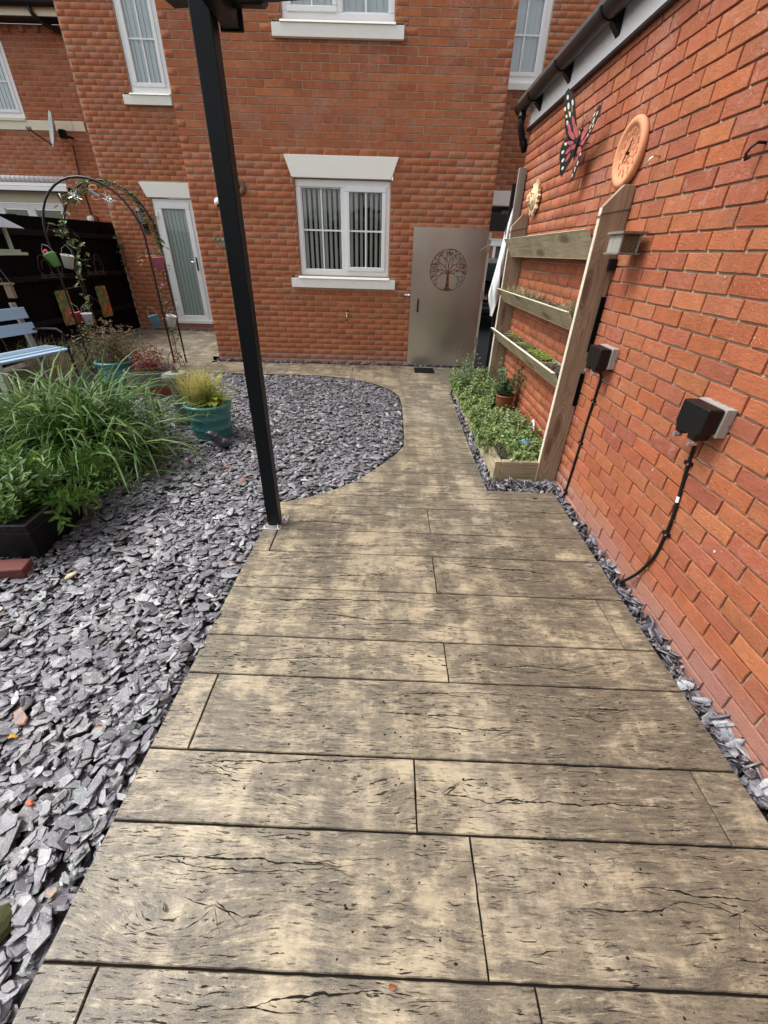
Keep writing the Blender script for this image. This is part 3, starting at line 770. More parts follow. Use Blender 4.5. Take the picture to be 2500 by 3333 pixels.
def thing_part(name, parent, loc=(0, 0, 0)):
    o = bpy.data.objects.new(name, None); COL.objects.link(o); o.parent = parent; o.location = loc; o.empty_display_size = .05; return o
casement(house, WIN1[0] + .004, WIN1[1] - .004, 1.20, 2.285, .035, split=-.655)
casement(house, WIN2[0] + .004, WIN2[1] - .004, 3.68, 4.89, .035, split=-.655, blinds='closed', sash=(0,))
# reveal returns of the openings
for (a, b, c, d) in (WIN1, WIN2):
    k = MB()
    k.box((a - .01, .012, c), (a + .0035, .2, d)); k.box((b - .0035, .012, c), (b + .01, .2, d)); k.obj('reveal', BR_HOUSE, house)
bx('wall_return', (1.12, .2, -.03), (1.322, 2.9, 5.1), BR_HOUSE, house)
# recess with the back door
Y1 = 9.5 - Y0
wing = thing_part('rear_wing', house, (0, Y1, 0))
DOOR = (-4.49, -3.745, .13, 2.245); WINU = (-4.42, -3.755, 3.66, 4.95); SILLU = (-4.56, -3.74, 3.50, 3.66)
brick_wall(wing, -5.33, -2.60, -.03, 5.15, [DOOR, WINU, SILLU, (-4.57, -3.735, 2.25, 2.482)], BR_HOUSE, MORTAR_H, 0, ch=.0012, rec=.0055, pitch=.0768, step=.2305, rough=False, world=Matrix.Translation((0, 9.5, 0)))
bx('wall_return', (-5.33, .2, -.03), (-5.13, 2.2, 5.15), BR_HOUSE, house).location.y += Y1
k = stone_lintel(house, -4.65, -3.738, -4.55, -3.745, 2.26, 2.48, y=Y1 - .022)
stone_sill(house, -4.56, -3.76, 3.505, 3.66, -4.44, -3.765, dy=Y1)
wu = casement(house, WINU[0] + .004, WINU[1] - .004, 3.66, 4.94, Y1 + .03, blinds='closed', fw=.075, sash=(0,))
# back door
dr = thing_part('door', house, (0, Y1, 0)); x0, x1, z0, z1 = -4.486, -3.75, .13, 2.242
k = MB(); f = .055
k.box((x0, .02, z0), (x0 + f, .09, z1)); k.box((x1 - f, .02, z0), (x1, .09, z1)); k.box((x0 + f, .02, z1 - f), (x1 - f, .09, z1)); k.obj('frame', WHITE, dr, .005)
bx('threshold', (x0 - .01, -.02, z0 - .005), (x1, .08, z0 + .055), WHITE, dr, .004)
k = MB(); a, b, c, d = x0 + f, x1 - f, z0 + .056, z1 - f; s_ = .092
k.box((a, .005, c), (b, .055, c + s_)); k.box((a, .005, d - s_), (b, .055, d)); k.box((a, .005, c + s_), (a + s_, .055, d - s_)); k.box((b - s_, .005, c + s_), (b, .055, d - s_)); k.obj('door_leaf', WHITE, dr, .008)
bx('pane', (a + s_, .03, c + s_), (b - s_, .034, d - s_), GLASS, dr)
xx = a + s_ - .02
while xx < b - s_ + .02:
    k = MB(); k.add([(xx, .085, d), (xx + .075, .068, d), (xx + .075, .068, c), (xx, .085, c)], [(0, 1, 2, 3)]); k.obj('blind_slat', plain('door_blind', (.66, .72, .70), .8, 0, .05), dr); xx += .073
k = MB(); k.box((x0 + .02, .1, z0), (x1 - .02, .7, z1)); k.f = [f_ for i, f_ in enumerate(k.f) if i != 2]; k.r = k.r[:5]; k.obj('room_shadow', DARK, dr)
h = thing_part('handle', dr)
k = MB(); k.box((b - .062, -.010, 1.10), (b - .032, .005, 1.33)); k.obj('handle_plate', BLKPL, h, .006) if False else k.obj('handle_plate', BLKPL, dr, .006)
k = MB(); k.tube([(b - .047, -.008, 1.245), (b - .047, -.045, 1.245), (b - .17, -.048, 1.25)], .010, 8); k.obj('handle_lever', CHROME, dr, smooth=True)
bpy.data.objects.remove(h)
for z in (.42, 1.12, 1.95): bx('hinge', (a - .03, -.012, z), (a + .01, .006, z + .1), WHITE, dr, .004)

# ------------------------------------------------------------------ neighbour's house, far left
YN = 11.2
nb = thing('neighbour_house', 'neighbouring red brick house beyond the black fence with cream stone band and black gutter', 'house', (0, YN, 0))
NW = (-9.4, -7.485, 3.575, 4.72); ND = (-9.6, -7.29, .0, 2.235)
brick_wall(nb, -10.5, -5.2, -.03, 4.93, [NW, (-10.5, -6.31, 3.44, 3.60), ND, (-10, -7.27, 2.235, 2.44)], BR_HOUSE, MORTAR_H, 0, ch=.0012, rec=.0055, rough=False, world=Matrix.Translation((0, YN, 0)))
bx('stone_band', (-10.5, -.03, 3.442), (-6.56, .1, 3.595), CREAM, nb, .003); bx('stone_band', (-6.552, -.03, 3.442), (-6.315, .1, 3.595), CREAM, nb, .003)
bx('sill', (-9.5, -.05, 3.575), (-7.475, .08, 3.62), CREAM, nb, .003)
k = MB(); k.prism([(-9.9, 2.24), (-7.285, 2.24), (-7.36, 2.44), (-9.9, 2.44)], -.025, .08, lambda a, b, t: (a, t, b)); k.obj('lintel', CREAM, nb, .004)
casement(nb, NW[0], NW[1] - .002, 3.62, 4.71, .02, split=-8.6, blinds='closed', fw=.08, sash=(1,), bars=(1, 1))
nd = thing_part('patio_door', nb)
for a, b in ((-9.4, -8.72), (-8.72, -8.04), (-8.04, -7.30)):
    k = MB(); k.box((a, .01, .05), (a + .09, .07, 2.23)); k.box((b - .09, .01, .05), (b, .07, 2.23)); k.box((a + .09, .01, 2.13), (b - .09, .07, 2.23)); k.box((a + .09, .01, .05), (b - .09, .07, .2)); k.obj('door_leaf', WHITE, nd, .006)
    bx('pane', (a + .09, .035, .2), (b - .09, .04, 2.13), GLASS, nd)
bx('curtain', (-9.3, .12, .2), (-7.4, .14, 2.12), plain('sage_curtain', (.16, .17, .11), .8), nd)
bx('fascia', (-10.5, -.30, 4.94), (-5.3, -.27, 5.10), CREAM, nb); bx('soffit', (-10.5, -.30, 4.93), (-5.3, .0, 4.94), GUTTER, nb)
k = MB(); k.tube([(-10.5, -.36, 5.09), (-5.6, -.36, 5.09)], .06, 10); k.obj('gutter', BLKPL, nb, smooth=True)
k = MB(); k.tube([(-6.55, -.36, 5.06), (-6.52, -.34, 4.95), (-6.45, -.2, 4.88), (-6.2, -.07, 4.80), (-6.0, -.05, 4.70)], .035, 10); k.obj('downpipe', BLKPL, nb, smooth=True)
for i in range(30):
    if i % 2 == 0: bx('dentil', (-10.4 + i * .14, -.05, 4.82), (-10.4 + i * .14 + .075, 0, 4.90), BR_HOUSE, nb)
k = MB(); k.prism([(-.42, 5.11), (-.42, 5.16), (3, 9.2), (3, 9.1)], -10.5, -5.2, lambda a, b, t: (t, a, b)); k.obj('roof', MATS['dark_roof_tile'], nb)
# awning over the patio door
aw = thing('patio_awning', 'white rolled patio awning above the neighbour\'s doors behind the black fence', 'awning', (-8.1, YN, 2.55))
k = MB(); k.tube([(-2.2, -.22, .08), (1.18, -.22, .08)], .055, 12); k.obj('fabric_roll', plain('white_awning_fabric', (.72, .72, .74), .8, 0, .1), aw, smooth=True)
for i in range(34): k = MB(); k.tube([(-2.15 + i * .1, -.22, .08), (-2.135 + i * .1, -.22, .08)], .058, 12); k.obj('fold', plain('awning_fold', (.35, .33, .36), .8), aw)
bx('cassette', (-2.2, -.27, -.04), (1.2, -.0, .015), WHITE, aw, .006); bx('front_bar', (-2.2, -.30, -.12), (1.2, -.26, -.05), WHITE, aw, .006); bx('shadow_gap', (-2.2, -.2, -.115), (1.15, -.02, -.045), BLKPL, aw)

# ------------------------------------------------------------------ house beyond the passage on the right
co = thing('passage_house', 'brick house wall over the drive passage, beyond the steel door, with white window above', 'house', (0, 9.4, 0))
CW = (1.62, 2.345, 3.87, 5.0)
brick_wall(co, 1.10, 5.0, 2.27, 5.2, [CW, (1.6, 2.36, 3.785, 3.87), (1.0, 3.2, 2.27, 2.49)], BR_HOUSE, MORTAR_H, 0, ch=.0012, rec=.0055, rough=False, world=Matrix.Translation((0, 9.4, 0)))
bx('lintel', (1.1, -.02, 2.272), (3.2, .18, 2.488), STONEW, co, .004); bx('sill', (1.55, -.045, 3.787), (2.37, .1, 3.868), STONEW, co, .004)
casement(co, CW[0], CW[1], 3.87, 4.98, .03, blinds='closed', fw=.085, sash=(0,))
bx('ceiling', (.9, .2, 2.30), (5, 1.7, 2.40), DARK, co); bx('side_wall', (.9, .2, -.05), (1.1, 1.7, 2.5), BR_HOUSE, co)
bx('strip_light', (2.25, 1.0, 2.23), (2.75, 1.1, 2.28), WHITE, co)
rear = thing('far_brick_garage', 'distant brick garage with white door header seen through the passage past the parked car', 'garage', (0, 14.6, 0))
bx('brick_band', (1.2, 0, 1.93), (6, .2, 2.09), BR_HOUSE, rear); bx('header', (1.2, -.03, 1.74), (6, .2, 1.86), WHITE, rear); bx('brick_pier', (2.0, 0, -.05), (3.02, .2, 1.73), BR_HOUSE, rear)
bx('garage_door', (3.1, .05, -.05), (5.5, .12, 1.73), plain('grey_garage_door', (.10, .11, .11), .5), rear); bx('white_post', (3.02, -.02, -.05), (3.1, .1, 1.73), WHITE, rear); bx('dark_upper_wall', (1.2, .05, 2.1), (6, .2, 3.2), DARK, rear)
# ================================================================== SLATE CHIPPINGS
def chip_template():
    n = random.choice([5, 6, 6, 7, 8]); el = random.uniform(.34, .70); th = random.uniform(.06, .17)
    pts = []
    for i in range(n):
        t = 2 * PI * (i + random.uniform(-.36, .36)) / n; r = random.uniform(.70, 1.05)
        pts.append((math.cos(t) * r, math.sin(t) * r * el))
    tilt = random.uniform(-.10, .10); c = .90
    top = [(a * c, b * c, th / 2 + a * tilt) for a, b in pts]
    midr = [(a * random.uniform(.96, 1.04), b, th / 2 * .3 + random.uniform(-.02, .02)) for a, b in pts]
    bot = [(a * .9, b * .9, -th / 2) for a, b in pts]
    vs = top + midr + bot
    fs = [tuple(range(n))] + [(i, n + i, n + (i + 1) % n, (i + 1) % n) for i in range(n)] + [(n + i, 2 * n + i, 2 * n + (i + 1) % n, n + (i + 1) % n) for i in range(n)]
    return vs, fs
CH = [chip_template() for _ in range(16)]
def inside(poly, x, y):
    c = False; n = len(poly); j = n - 1
    for i in range(n):
        xi, yi = poly[i]; xj, yj = poly[j]
        if (yi > y) != (yj > y) and x < (xj - xi) * (y - yi) / (yj - yi) + xi: c = not c
        j = i
    return c
def dist_path(x, y):
    best = 9
    n = len(PATH)
    for i in range(n):
        (ax, ay), (bx_, by) = PATH[i], PATH[(i + 1) % n]; dx, dy = bx_ - ax, by - ay; L2 = dx * dx + dy * dy
        t = 0 if L2 == 0 else max(0, min(1, ((x - ax) * dx + (y - ay) * dy) / L2)); d = math.hypot(x - ax - t * dx, y - ay - t * dy); best = min(best, d)
    return best
def slate_area(poly, dens, size, zlo, zhi, edge=True, tilt=.25):
    xs = [p[0] for p in poly]; ys = [p[1] for p in poly]; x0, x1, y0, y1 = min(xs), max(xs), min(ys), max(ys)
    N = int((x1 - x0) * (y1 - y0) * dens); out = []
    for _ in range(N):
        x, y = random.uniform(x0, x1), random.uniform(y0, y1)
        if not inside(poly, x, y) or inside(PATH, x, y): continue
        s = size * random.choice([.5, .65, .8, .9, 1, 1.1, 1.3, 1.55, 1.9, .7, .9, 1.2, 2.2 if random.random() < .4 else 1])
        d = dist_path(x, y) if edge else 1
        if d < s * .75: s = max(size * .45, d / .8)
        if d < .006: continue
        lay = random.random(); drop = .03 * max(0, 1 - d / .06) if edge else 0
        z = zlo + (zhi - zlo) * lay - drop
        if y < .3 and x > -1.3: z -= .01
        tl = tilt * (1.6 if d < .05 else 1)
        m = Matrix.Translation((x, y, z)) @ Euler((random.gauss(0, tl), random.gauss(0, tl), random.uniform(0, 2 * PI))).to_matrix().to_4x4() @ Matrix.Diagonal((s, s, s * random.uniform(.7, 1.2), 1))
        out.append((x, y, z, s, random.randrange(16), m))
    return out
BED = [(-.79, -.6), (-.82, .2), (-.80, 1.0), (-.785, 1.6), (-.765, 2.13), (-.75, 2.46), (-.66, 2.5), (-.46, 2.61), (-.28, 2.76), (-.11, 3.0), (.08, 3.32), (.165, 3.53), (.175, 3.84), (.175, 4.4), (.17, 4.8), (.14, 5.12), (.05, 5.35), (-.17, 5.63), (-.5, 5.86), (-.94, 5.98), (-1.75, 5.98), (-2.6, 6.0), (-2.9, 5.4), (-2.6, 4.3), (-2.7, 3.2), (-2.7, 1.0), (-2.0, -.6)]
bedm = MB(); n = len(BED)
tri = tessellate_polygon([[Vector((x, y, 0)) for x, y in BED]])
bedm.add([(x, y, -.048) for x, y in BED], [tuple(t) for t in tri])
bed = bedm.obj('slate_bed', plain('slate_grit', (.035, .032, .036), .8, 0, .4, 60, bump=.8), None); structure(tag(bed, 'bed of grey purple slate chippings left of the path', None))
chips = slate_area([p for p in BED if p[1] < 3.3][:10] + [(.08, 3.25), (-2.7, 3.25), (-2.7, 1.0), (-2.0, -.6)] if False else [(-2.75, -.6), (.2, -.6), (.2, 3.3), (-2.75, 3.3)], 3300, .0275, -.040, .004, tilt=.17)
chips += slate_area([(-3.0, 3.3), (.2, 3.3), (.2, 6.02), (-3.0, 6.02)], 3300, .0225, -.038, .003, tilt=.17)
vis = []
for c in chips:
    px = cam_px(c[:3]); ok = px is not None and 0 < px[0] < 2500 and 0 < px[1] < 3333 and c[2] > -.018
    vis.append((-(c[3] ** 2) / (px[2] ** 3) if ok else 0, c))
vis.sort(key=lambda q: q[0])
def chip_meshes():
    out = []
    for v, f in CH:
        m = MB(); m.add(v, f); out.append(m.mesh('slate_chip', SLATE))
    return out
CHM = chip_meshes()
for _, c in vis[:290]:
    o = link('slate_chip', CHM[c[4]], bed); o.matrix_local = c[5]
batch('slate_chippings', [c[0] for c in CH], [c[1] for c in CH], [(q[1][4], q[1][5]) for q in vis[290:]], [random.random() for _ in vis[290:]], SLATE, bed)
def strip(name, label, polys, dens, size, zlo, zhi, nper=0, tilt=.5):
    cs = []
    for p in polys: cs += slate_area(p, dens, size, zlo, zhi, True, tilt)
    o = batch(name, [c[0] for c in CH], [c[1] for c in CH], [(q[4], q[5]) for q in cs], [random.random() for _ in cs], SLATE)
    return tag(o, label, None, kind='stuff')
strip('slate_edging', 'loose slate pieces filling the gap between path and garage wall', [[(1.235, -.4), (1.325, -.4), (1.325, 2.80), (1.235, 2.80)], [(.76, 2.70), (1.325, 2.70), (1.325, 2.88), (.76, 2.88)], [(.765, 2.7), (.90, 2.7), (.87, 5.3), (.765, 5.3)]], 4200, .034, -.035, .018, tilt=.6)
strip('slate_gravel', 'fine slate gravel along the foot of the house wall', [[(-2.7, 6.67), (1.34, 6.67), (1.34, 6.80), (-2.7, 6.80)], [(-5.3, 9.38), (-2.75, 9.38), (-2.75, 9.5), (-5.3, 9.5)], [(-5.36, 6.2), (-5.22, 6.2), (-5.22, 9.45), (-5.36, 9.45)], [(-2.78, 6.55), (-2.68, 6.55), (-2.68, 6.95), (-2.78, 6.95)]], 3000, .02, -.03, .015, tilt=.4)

# ================================================================== PERGOLA POST
pg = thing('pergola_post', 'black square metal pergola post bolted to the path edge, its roof beams overhead', 'post', (-.705, 2.215, 0))
bx('post', (-.0385, -.0385, .012), (.0385, .0385, 2.62), BLKMETAL, pg, .004)
k = MB(); k.box((-.062, -.085, .0), (.055, -.0395, .006)); k.obj('foot_plate', STEELD, pg, .001)
k = MB(); k.box((.0395, -.01, .0), (.078, .075, .006)); k.obj('foot_plate', STEELD, pg, .001)
for (a, b) in ((-.045, -.062), (.035, -.062), (.058, .055), (.058, .02)):
    k = MB(); k.tube([(a, b, .005), (a, b, .012)], .007, 6); k.tube([(a, b, .012), (a, b, .026)], .0035, 6); k.obj('bolt', STEELD, pg)
bx('shoe_bracket', (-.034, -.034, .004), (.034, .034, .013), BLKPL, pg)
bx('rafter', (.041, -2.6, 2.205), (.105, .085, 2.34), BLKMETAL, pg, .003)
bx('rafter_end_cap', (.030, .086, 2.20), (.118, .096, 2.35), BLKPL, pg)
k = MB(); k.cbox((1.0, -.16, 2.275), (2.3, .06, .05), rot=(0, 0, -.178)); k.obj('roof_rail', BLKMETAL, pg)
k = MB(); k.tube([(.04, .05, 2.30), (.22, .02, 2.29)], .05, 10); k.obj('roof_gutter', BLKPL, pg)

# ================================================================== STEEL DOOR
sdr = thing('steel_door', 'brushed steel door panel with cut out tree of life in a circle, open against the brick wall', 'door', (.295, 6.80, 0))
DW, DH = 1.015, 1.80; cxd, czd, RD = .515, 1.305, .262     # circle on the door
# tree of life mask
segs = []
def seg(a, b, w0, w1): segs.append((a[0], a[1], b[0], b[1], w0, w1))
def leafat(p, ang, L=.026, w=.0075):
    segs.append((p[0], p[1], p[0] + math.cos(ang) * L * .5, p[1] + math.sin(ang) * L * .5, w * .5, w)); segs.append((p[0] + math.cos(ang) * L * .5, p[1] + math.sin(ang) * L * .5, p[0] + math.cos(ang) * L, p[1] + math.sin(ang) * L, w, w * .2))
rt = random.Random(5)
def branch(p, ang, L, w, depth):
    q = (p[0] + math.cos(ang) * L, p[1] + math.sin(ang) * L)
    if math.hypot(*q) > RD - .03:
        leafat(p, ang, .024); return
    seg(p, q, w, w * .72)
    if depth >= 1:
        for t in (.45, .85):
            for sgn in (-1, 1):
                pt = (p[0] + (q[0] - p[0]) * t, p[1] + (q[1] - p[1]) * t)
                if rt.random() < .42 and math.hypot(*pt) < RD - .035: leafat(pt, ang + sgn * rt.uniform(.6, 1.1), rt.uniform(.018, .026))
    if depth >= 4: leafat(q, ang, .026); return
    for sgn in (-1, 1): branch(q, ang + sgn * rt.uniform(.28, .55), L * rt.uniform(.74, .9), w * .60, depth + 1)
seg((0, -.22), (.002, -.13), .052, .036); seg((.002, -.13), (-.002, -.02), .036, .030); seg((-.04, -.235), (.0, -.20), .012, .03); seg((.055, -.235), (.0, -.20), .01, .03); seg((-.07, -.238), (.08, -.236), .008, .006)
for a, L in ((2.75, .080), (2.15, .085), (1.6, .09), (1.05, .085), (.45, .080), (-.05, .07), (3.2, .07)): branch((0, -.03), a, L, .013, 0)
N = 132; cs = 2 * RD / N
ii, jj = np.meshgrid(np.arange(N), np.arange(N)); PX = -RD + (ii + .5) * cs; PZ = -RD + (jj + .5) * cs
hole = np.zeros((N, N), bool)
for ax, az, bx_, bz, w0, w1 in segs:
    dx, dz = bx_ - ax, bz - az; L2 = dx * dx + dz * dz + 1e-9; t = np.clip(((PX - ax) * dx + (PZ - az) * dz) / L2, 0, 1)
    hole |= np.hypot(PX - ax - t * dx, PZ - az - t * dz) < (w0 + (w1 - w0) * t) * .55
rr_ = np.hypot(PX, PZ); aa = np.degrees(np.arctan2(PZ, PX)) % 360
ringm = (rr_ > RD - .014) & (rr_ < RD - .003); gaps = np.zeros((N, N), bool)
for g in (8, 48, 62, 100, 118, 150, 178, 214, 262, 300, 322, 345): gaps |= np.abs((aa - g + 180) % 360 - 180) < 1.2
hole |= ringm & ~gaps; hole &= ~((rr_ > RD - .003))
k = MB(); y0_, y1_ = -.062, -.060
for j in range(N):
    i = 0
    while i < N:
        if hole[j, i]: i += 1; continue
        e = i
        while e < N and not hole[j, e]: e += 1
        xa, xb, za = cxd - RD + i * cs, cxd - RD + e * cs, czd - RD + j * cs
        k.add([(xa, y0_, za), (xb, y0_, za), (xb, y0_, za + cs), (xa, y0_, za + cs)], [(0, 1, 2, 3)]); i = e
for a in ((0, .012, DW, czd - RD), (0, czd + RD, DW, DH), (0, czd - RD, cxd - RD, czd + RD), (cxd + RD, czd - RD, DW, czd + RD)):
    k.add([(a[0], y0_, a[1]), (a[2], y0_, a[1]), (a[2], y0_, a[3]), (a[0], y0_, a[3])], [(0, 1, 2, 3)])
k.add([(0, y0_, DH), (DW, y0_, DH), (DW, y0_ + .02, DH), (0, y0_ + .02, DH)], [(0, 1, 2, 3)]); k.add([(0, y0_, .012), (0, y0_, DH), (0, y0_ + .03, DH), (0, y0_ + .03, .012)], [(0, 1, 2, 3)]); k.add([(DW, y0_, .012), (DW, y0_, DH), (DW, y0_ + .03, DH), (DW, y0_ + .03, .012)], [(0, 1, 2, 3)])
k.obj('steel_sheet', STEEL, sdr)
k = MB(); k.box((.004, -.057, .012), (.06, -.02, DH - .002)); k.box((DW - .06, -.057, .012), (DW + .0, -.02, DH - .002)); k.box((.06, -.057, DH - .07), (DW - .06, -.02, DH - .002)); k.box((.06, -.057, .012), (DW - .06, -.02, .09)); k.obj('timber_frame', WOOD, sdr)
bx('top_edge', (0, -.064, DH), (DW, -.036, DH + .006), CHROME, sdr)
bx('hinge_post', (DW + .004, -.045, .0), (DW + .045, -.0, DH - .04), WOODPALE, sdr, .003)
for z in (.32, .95, 1.55): bx('hinge', (DW - .002, -.068, z), (DW + .046, -.046, z + .13), STEELD, sdr)
k = MB(); k.tube([(.115, -.064, .93), (.115, -.10, .93), (.115, -.10, .77), (.115, -.064, .77)], .012, 8); k.obj('handle', BLKPL, sdr)
bx('handle_cap', (.10, -.072, .925), (.132, -.0625, .95), CHROME, sdr)
for z in (.80, .935): k = MB(); k.tube([(.04, -.064, z), (.04, -.07, z)], .009, 8); k.obj('screw', CHROME, sdr)
k = MB(); k.tube([(-.11, -.01, .985), (-.06, -.018, .982), (-.005, -.05, .985)], .009, 8); k.tube([(-.11, .0, .985), (-.11, -.022, .985)], .018, 8); k.tube([(-.03, -.0, .99), (-.03, -.04, .985)], .02, 8); k.obj('latch', CHROME, sdr)

dm = thing('drain_mat', 'small dark rubber mat on the path in front of the steel door', 'mat', (.545, 6.41, .001)); k = MB(); k.box((-.15, -.14, 0), (.15, .14, .012)); k.obj('mat', BLKPL, dm, .003)
for i in range(9): bx('rib', (-.14, -.13 + i * .03, .012), (.14, -.118 + i * .03, .018), BLKPL, dm)
ke = MB(); ke.box((-.03, -.12, -.04), (.03, .12, .025)); kb = tag(ke.obj('kerb_stone', STONEL, None, .008, loc=(1.40, 6.50, 0)), 'pale edging stone at the corner by the steel door and drive', 'kerb stone')

# car
car = thing('parked_car', 'black hatchback with number plate 46 parked in the passage behind the garage', 'car', (2.42, 10.85, 0))
CWd = .88
prof = [(0, .30), (-.02, .48), (.0, .62), (.03, .86), (.12, .96), (.42, 1.36), (.62, 1.44), (1.6, 1.46), (2.2, 1.38), (2.9, .98), (3.7, .86), (4.05, .70), (4.1, .30)]
k = MB(); k.prism(prof, -CWd, CWd, lambda a, b, t: (t * (1 - .12 * max(0, (b - .95) / .5)), a, b)); k.obj('body', CARP, car, .03, seg=3)
k = MB(); k.prism([(.135, 1.0), (.40, 1.335), (.425, 1.35), (.11, .985)], -.66, .66, lambda a, b, t: (t * (1 - .12 * (b - 1) / .4), a - .02, b + .012)); k.obj('rear_window', CARGL, car)
bx('bumper', (-.87, -.075, .33), (.87, .1, .57), plain('dark_bumper', (.02, .022, .024), .35), car, .03)
bx('chrome_strip', (-.6, -.083, .445), (.6, -.074, .462), CHROME, car); bx('number_plate', (-.285, -.03, .60), (.262, -.018, .715), plain('black_plate', (.008, .008, .009), .25), car)
def text_obj(txt, size, mat, parent, M4, name='lettering', ext=.001):
    cu = bpy.data.curves.new(name, 'FONT'); cu.body = txt; cu.size = size; cu.extrude = ext; cu.align_x = 'CENTER'; cu.align_y = 'CENTER'; cu.resolution_u = 3
    to = bpy.data.objects.new('tmp', cu); COL.objects.link(to); dg = bpy.context.evaluated_depsgraph_get(); me = bpy.data.meshes.new_from_object(to.evaluated_get(dg)); bpy.data.objects.remove(to)
    me.materials.clear(); me.materials.append(mat); o = link(name, me, parent); o.matrix_local = M4; return o
text_obj('46', .12, LETTER, car, Matrix.Translation((-.205, -.0325, .658)) @ Euler((PI / 2, 0, 0)).to_matrix().to_4x4())
bx('plate_rim', (-.275, -.024, .716), (.275, -.015, .728), CHROME, car)
for s_ in (-1, 1):
    bx('tail_light', (s_ * .86 - .10 * (s_ > 0), -.012, .78), (s_ * .86 + .10 * (s_ < 0), .10, .94), plain('red_lamp', (.25, .01, .01), .2), car, .01)
    for yy in (.75, 3.35):
        w = MB(); w.lathe([(.20, -.09), (.31, -.09), (.325, -.05), (.325, .05), (.31, .09), (.20, .09)], n=20, mat=Matrix.Translation((s_ * .80, yy, .325)) @ Euler((0, PI / 2, 0)).to_matrix().to_4x4()); wo_ = w.obj('wheel', BLKPL, car)
        w = MB(); w.lathe([(.0, .06), (.19, .07), (.20, .0)], n=16, mat=Matrix.Translation((s_ * .80, yy, .325)) @ Euler((0, s_ * PI / 2, 0)).to_matrix().to_4x4()); w.obj('rim', CHROME, wo_)
k = MB(); k.tube([(-.05, -.03, .89), (.05, -.03, .89)], .03, 10); k.obj('badge', CHROME, car)

# ================================================================== RIGHT SIDE: TRELLIS PLANTER
tr = thing('wall_planter', 'tall weathered timber ladder planter with three sloping troughs fixed to the garage wall', 'planter', (1.33, 2.87, 0))
def side_board(y, name):
    k = MB(); k.prism([(-.155, -.03), (-.004, -.03), (-.004, 1.845), (-.065, 1.845), (-.155, 1.745)], y, y + .038, lambda a, b, t: (a, t, b)); o = k.obj(name, WOOD, tr, .002); o.data.materials.append(WOODPALE); return o
side_board(0, 'side_board'); side_board(2.06, 'side_board')
for y in (0, 2.06):
    bx('sawn_edge', (-.1575, y + .002, -.02), (-.1556, y + .036, 1.742), WOODPALE, tr)
for y in (0., 2.06):
    k = MB(); k.tube([(-.162, y - .004, 1.70), (-.158, y - .006, 1.71), (-.01, y - .005, 1.735), (.0, y - .003, 1.74)], .0028, 6); k.tube([(-.162, y - .004, 1.70), (-.162, y + .04, 1.70)], .0028, 6); k.obj('wire', RUST, tr)
bx('wall_batten', (-.03, -.012, .98), (-.004, -.001, 1.30), WOODBLK, tr); bx('wall_batten', (-.03, -.012, .62), (-.006, -.001, .84), WOODBLK, tr); bx('wall_block', (-.045, -.03, 1.44), (-.006, -.001, 1.50), BLKPL, tr)
SH = []
for zt, zb in ((1.640, 1.495), (1.205, 1.09), (.825, .705)):
    k = MB(); t_ = .020
    k.prism([(-.205, zt), (-.205 + t_, zt), (-.118 + t_, zb), (-.118, zb)], -.055, 2.12, lambda a, b, t: (a, t if zt else t, b))
    # cut the board between the two side boards
    k = MB(); k.prism([(-.205, zt), (-.205 + t_, zt), (-.118 + t_, zb), (-.118, zb)], 0.0 - .06, 2.058 + .03, lambda a, b, t: (a, (t if t > 1 else (.041 if a > -.155 else .041)), b)); k.obj('trough_front', WOODH, tr, .0015)
    bx('trough_lip', (-.2065, .043, zt + .0005), (-.183, 2.085, zt + .003), WOODPALE, tr)
    bx('trough_back', (-.022, .04, zb), (-.006, 2.055, zt - .016), WOOD, tr); bx('trough_floor', (-.12, .04, zb - .002), (-.023, 2.055, zb + .012), WOOD, tr)
    k = MB(); k.prism([(-.150, zt - .06), (-.024, zt - .06), (-.024, zt - .022), (-.172, zt - .022)], .043, 2.055, lambda a, b, t: (a, t, b)); k.obj('soil', SOIL, tr)
    if zt < 1.5:
        for yy in (.42, .85, 1.25, 1.65): bx('divider', (-.162, yy, zt - .030), (-.024, yy + .008, zt - .006), WOODPALE, tr)
    SH.append(zt)
# white fabric liners showing at the back of troughs
for zt in SH[1:]: bx('liner', (-.034, .05, zt - .02), (-.026, .62, zt - .004), plain('grubby_liner', (.45, .45, .42), .6, 0, .3, 30), tr)

# vegetation builders --------------------------------------------------------
def quad_leaf(mb, p, d, up, L, w, fold=.25, cur=.0):
    """lance/oval leaf of six vertices with a crease"""
    d = Vector(d).normalized(); s = d.cross(Vector(up)); s = s.normalized() if s.length > 1e-3 else Vector((1, 0, 0)); u = s.cross(d)
    p = Vector(p); a = p; b = p + d * L * .38; c = p + d * L * .74 - u * cur * L * .3; e = p + d * L - u * cur * L
    h = u * (w * fold)
    mb.add([a, b + s * w * .5 + h, b - u * 0, b - s * w * .5 + h, c + s * w * .36 + h * .7, c, c - s * w * .36 + h * .7, e],
           [(0, 2, 1), (0, 3, 2), (1, 2, 5, 4), (2, 3, 6, 5), (4, 5, 7), (5, 6, 7)])
def flat_leaf(mb, p, d, up, L, w):
    d = Vector(d).normalized(); s = d.cross(Vector(up)); s = s.normalized() if s.length > 1e-3 else Vector((1, 0, 0)); p = Vector(p)
    mb.add([p, p + d * L * .5 + s * w * .5, p + d * L, p + d * L * .5 - s * w * .5], [(0, 1, 2, 3)])
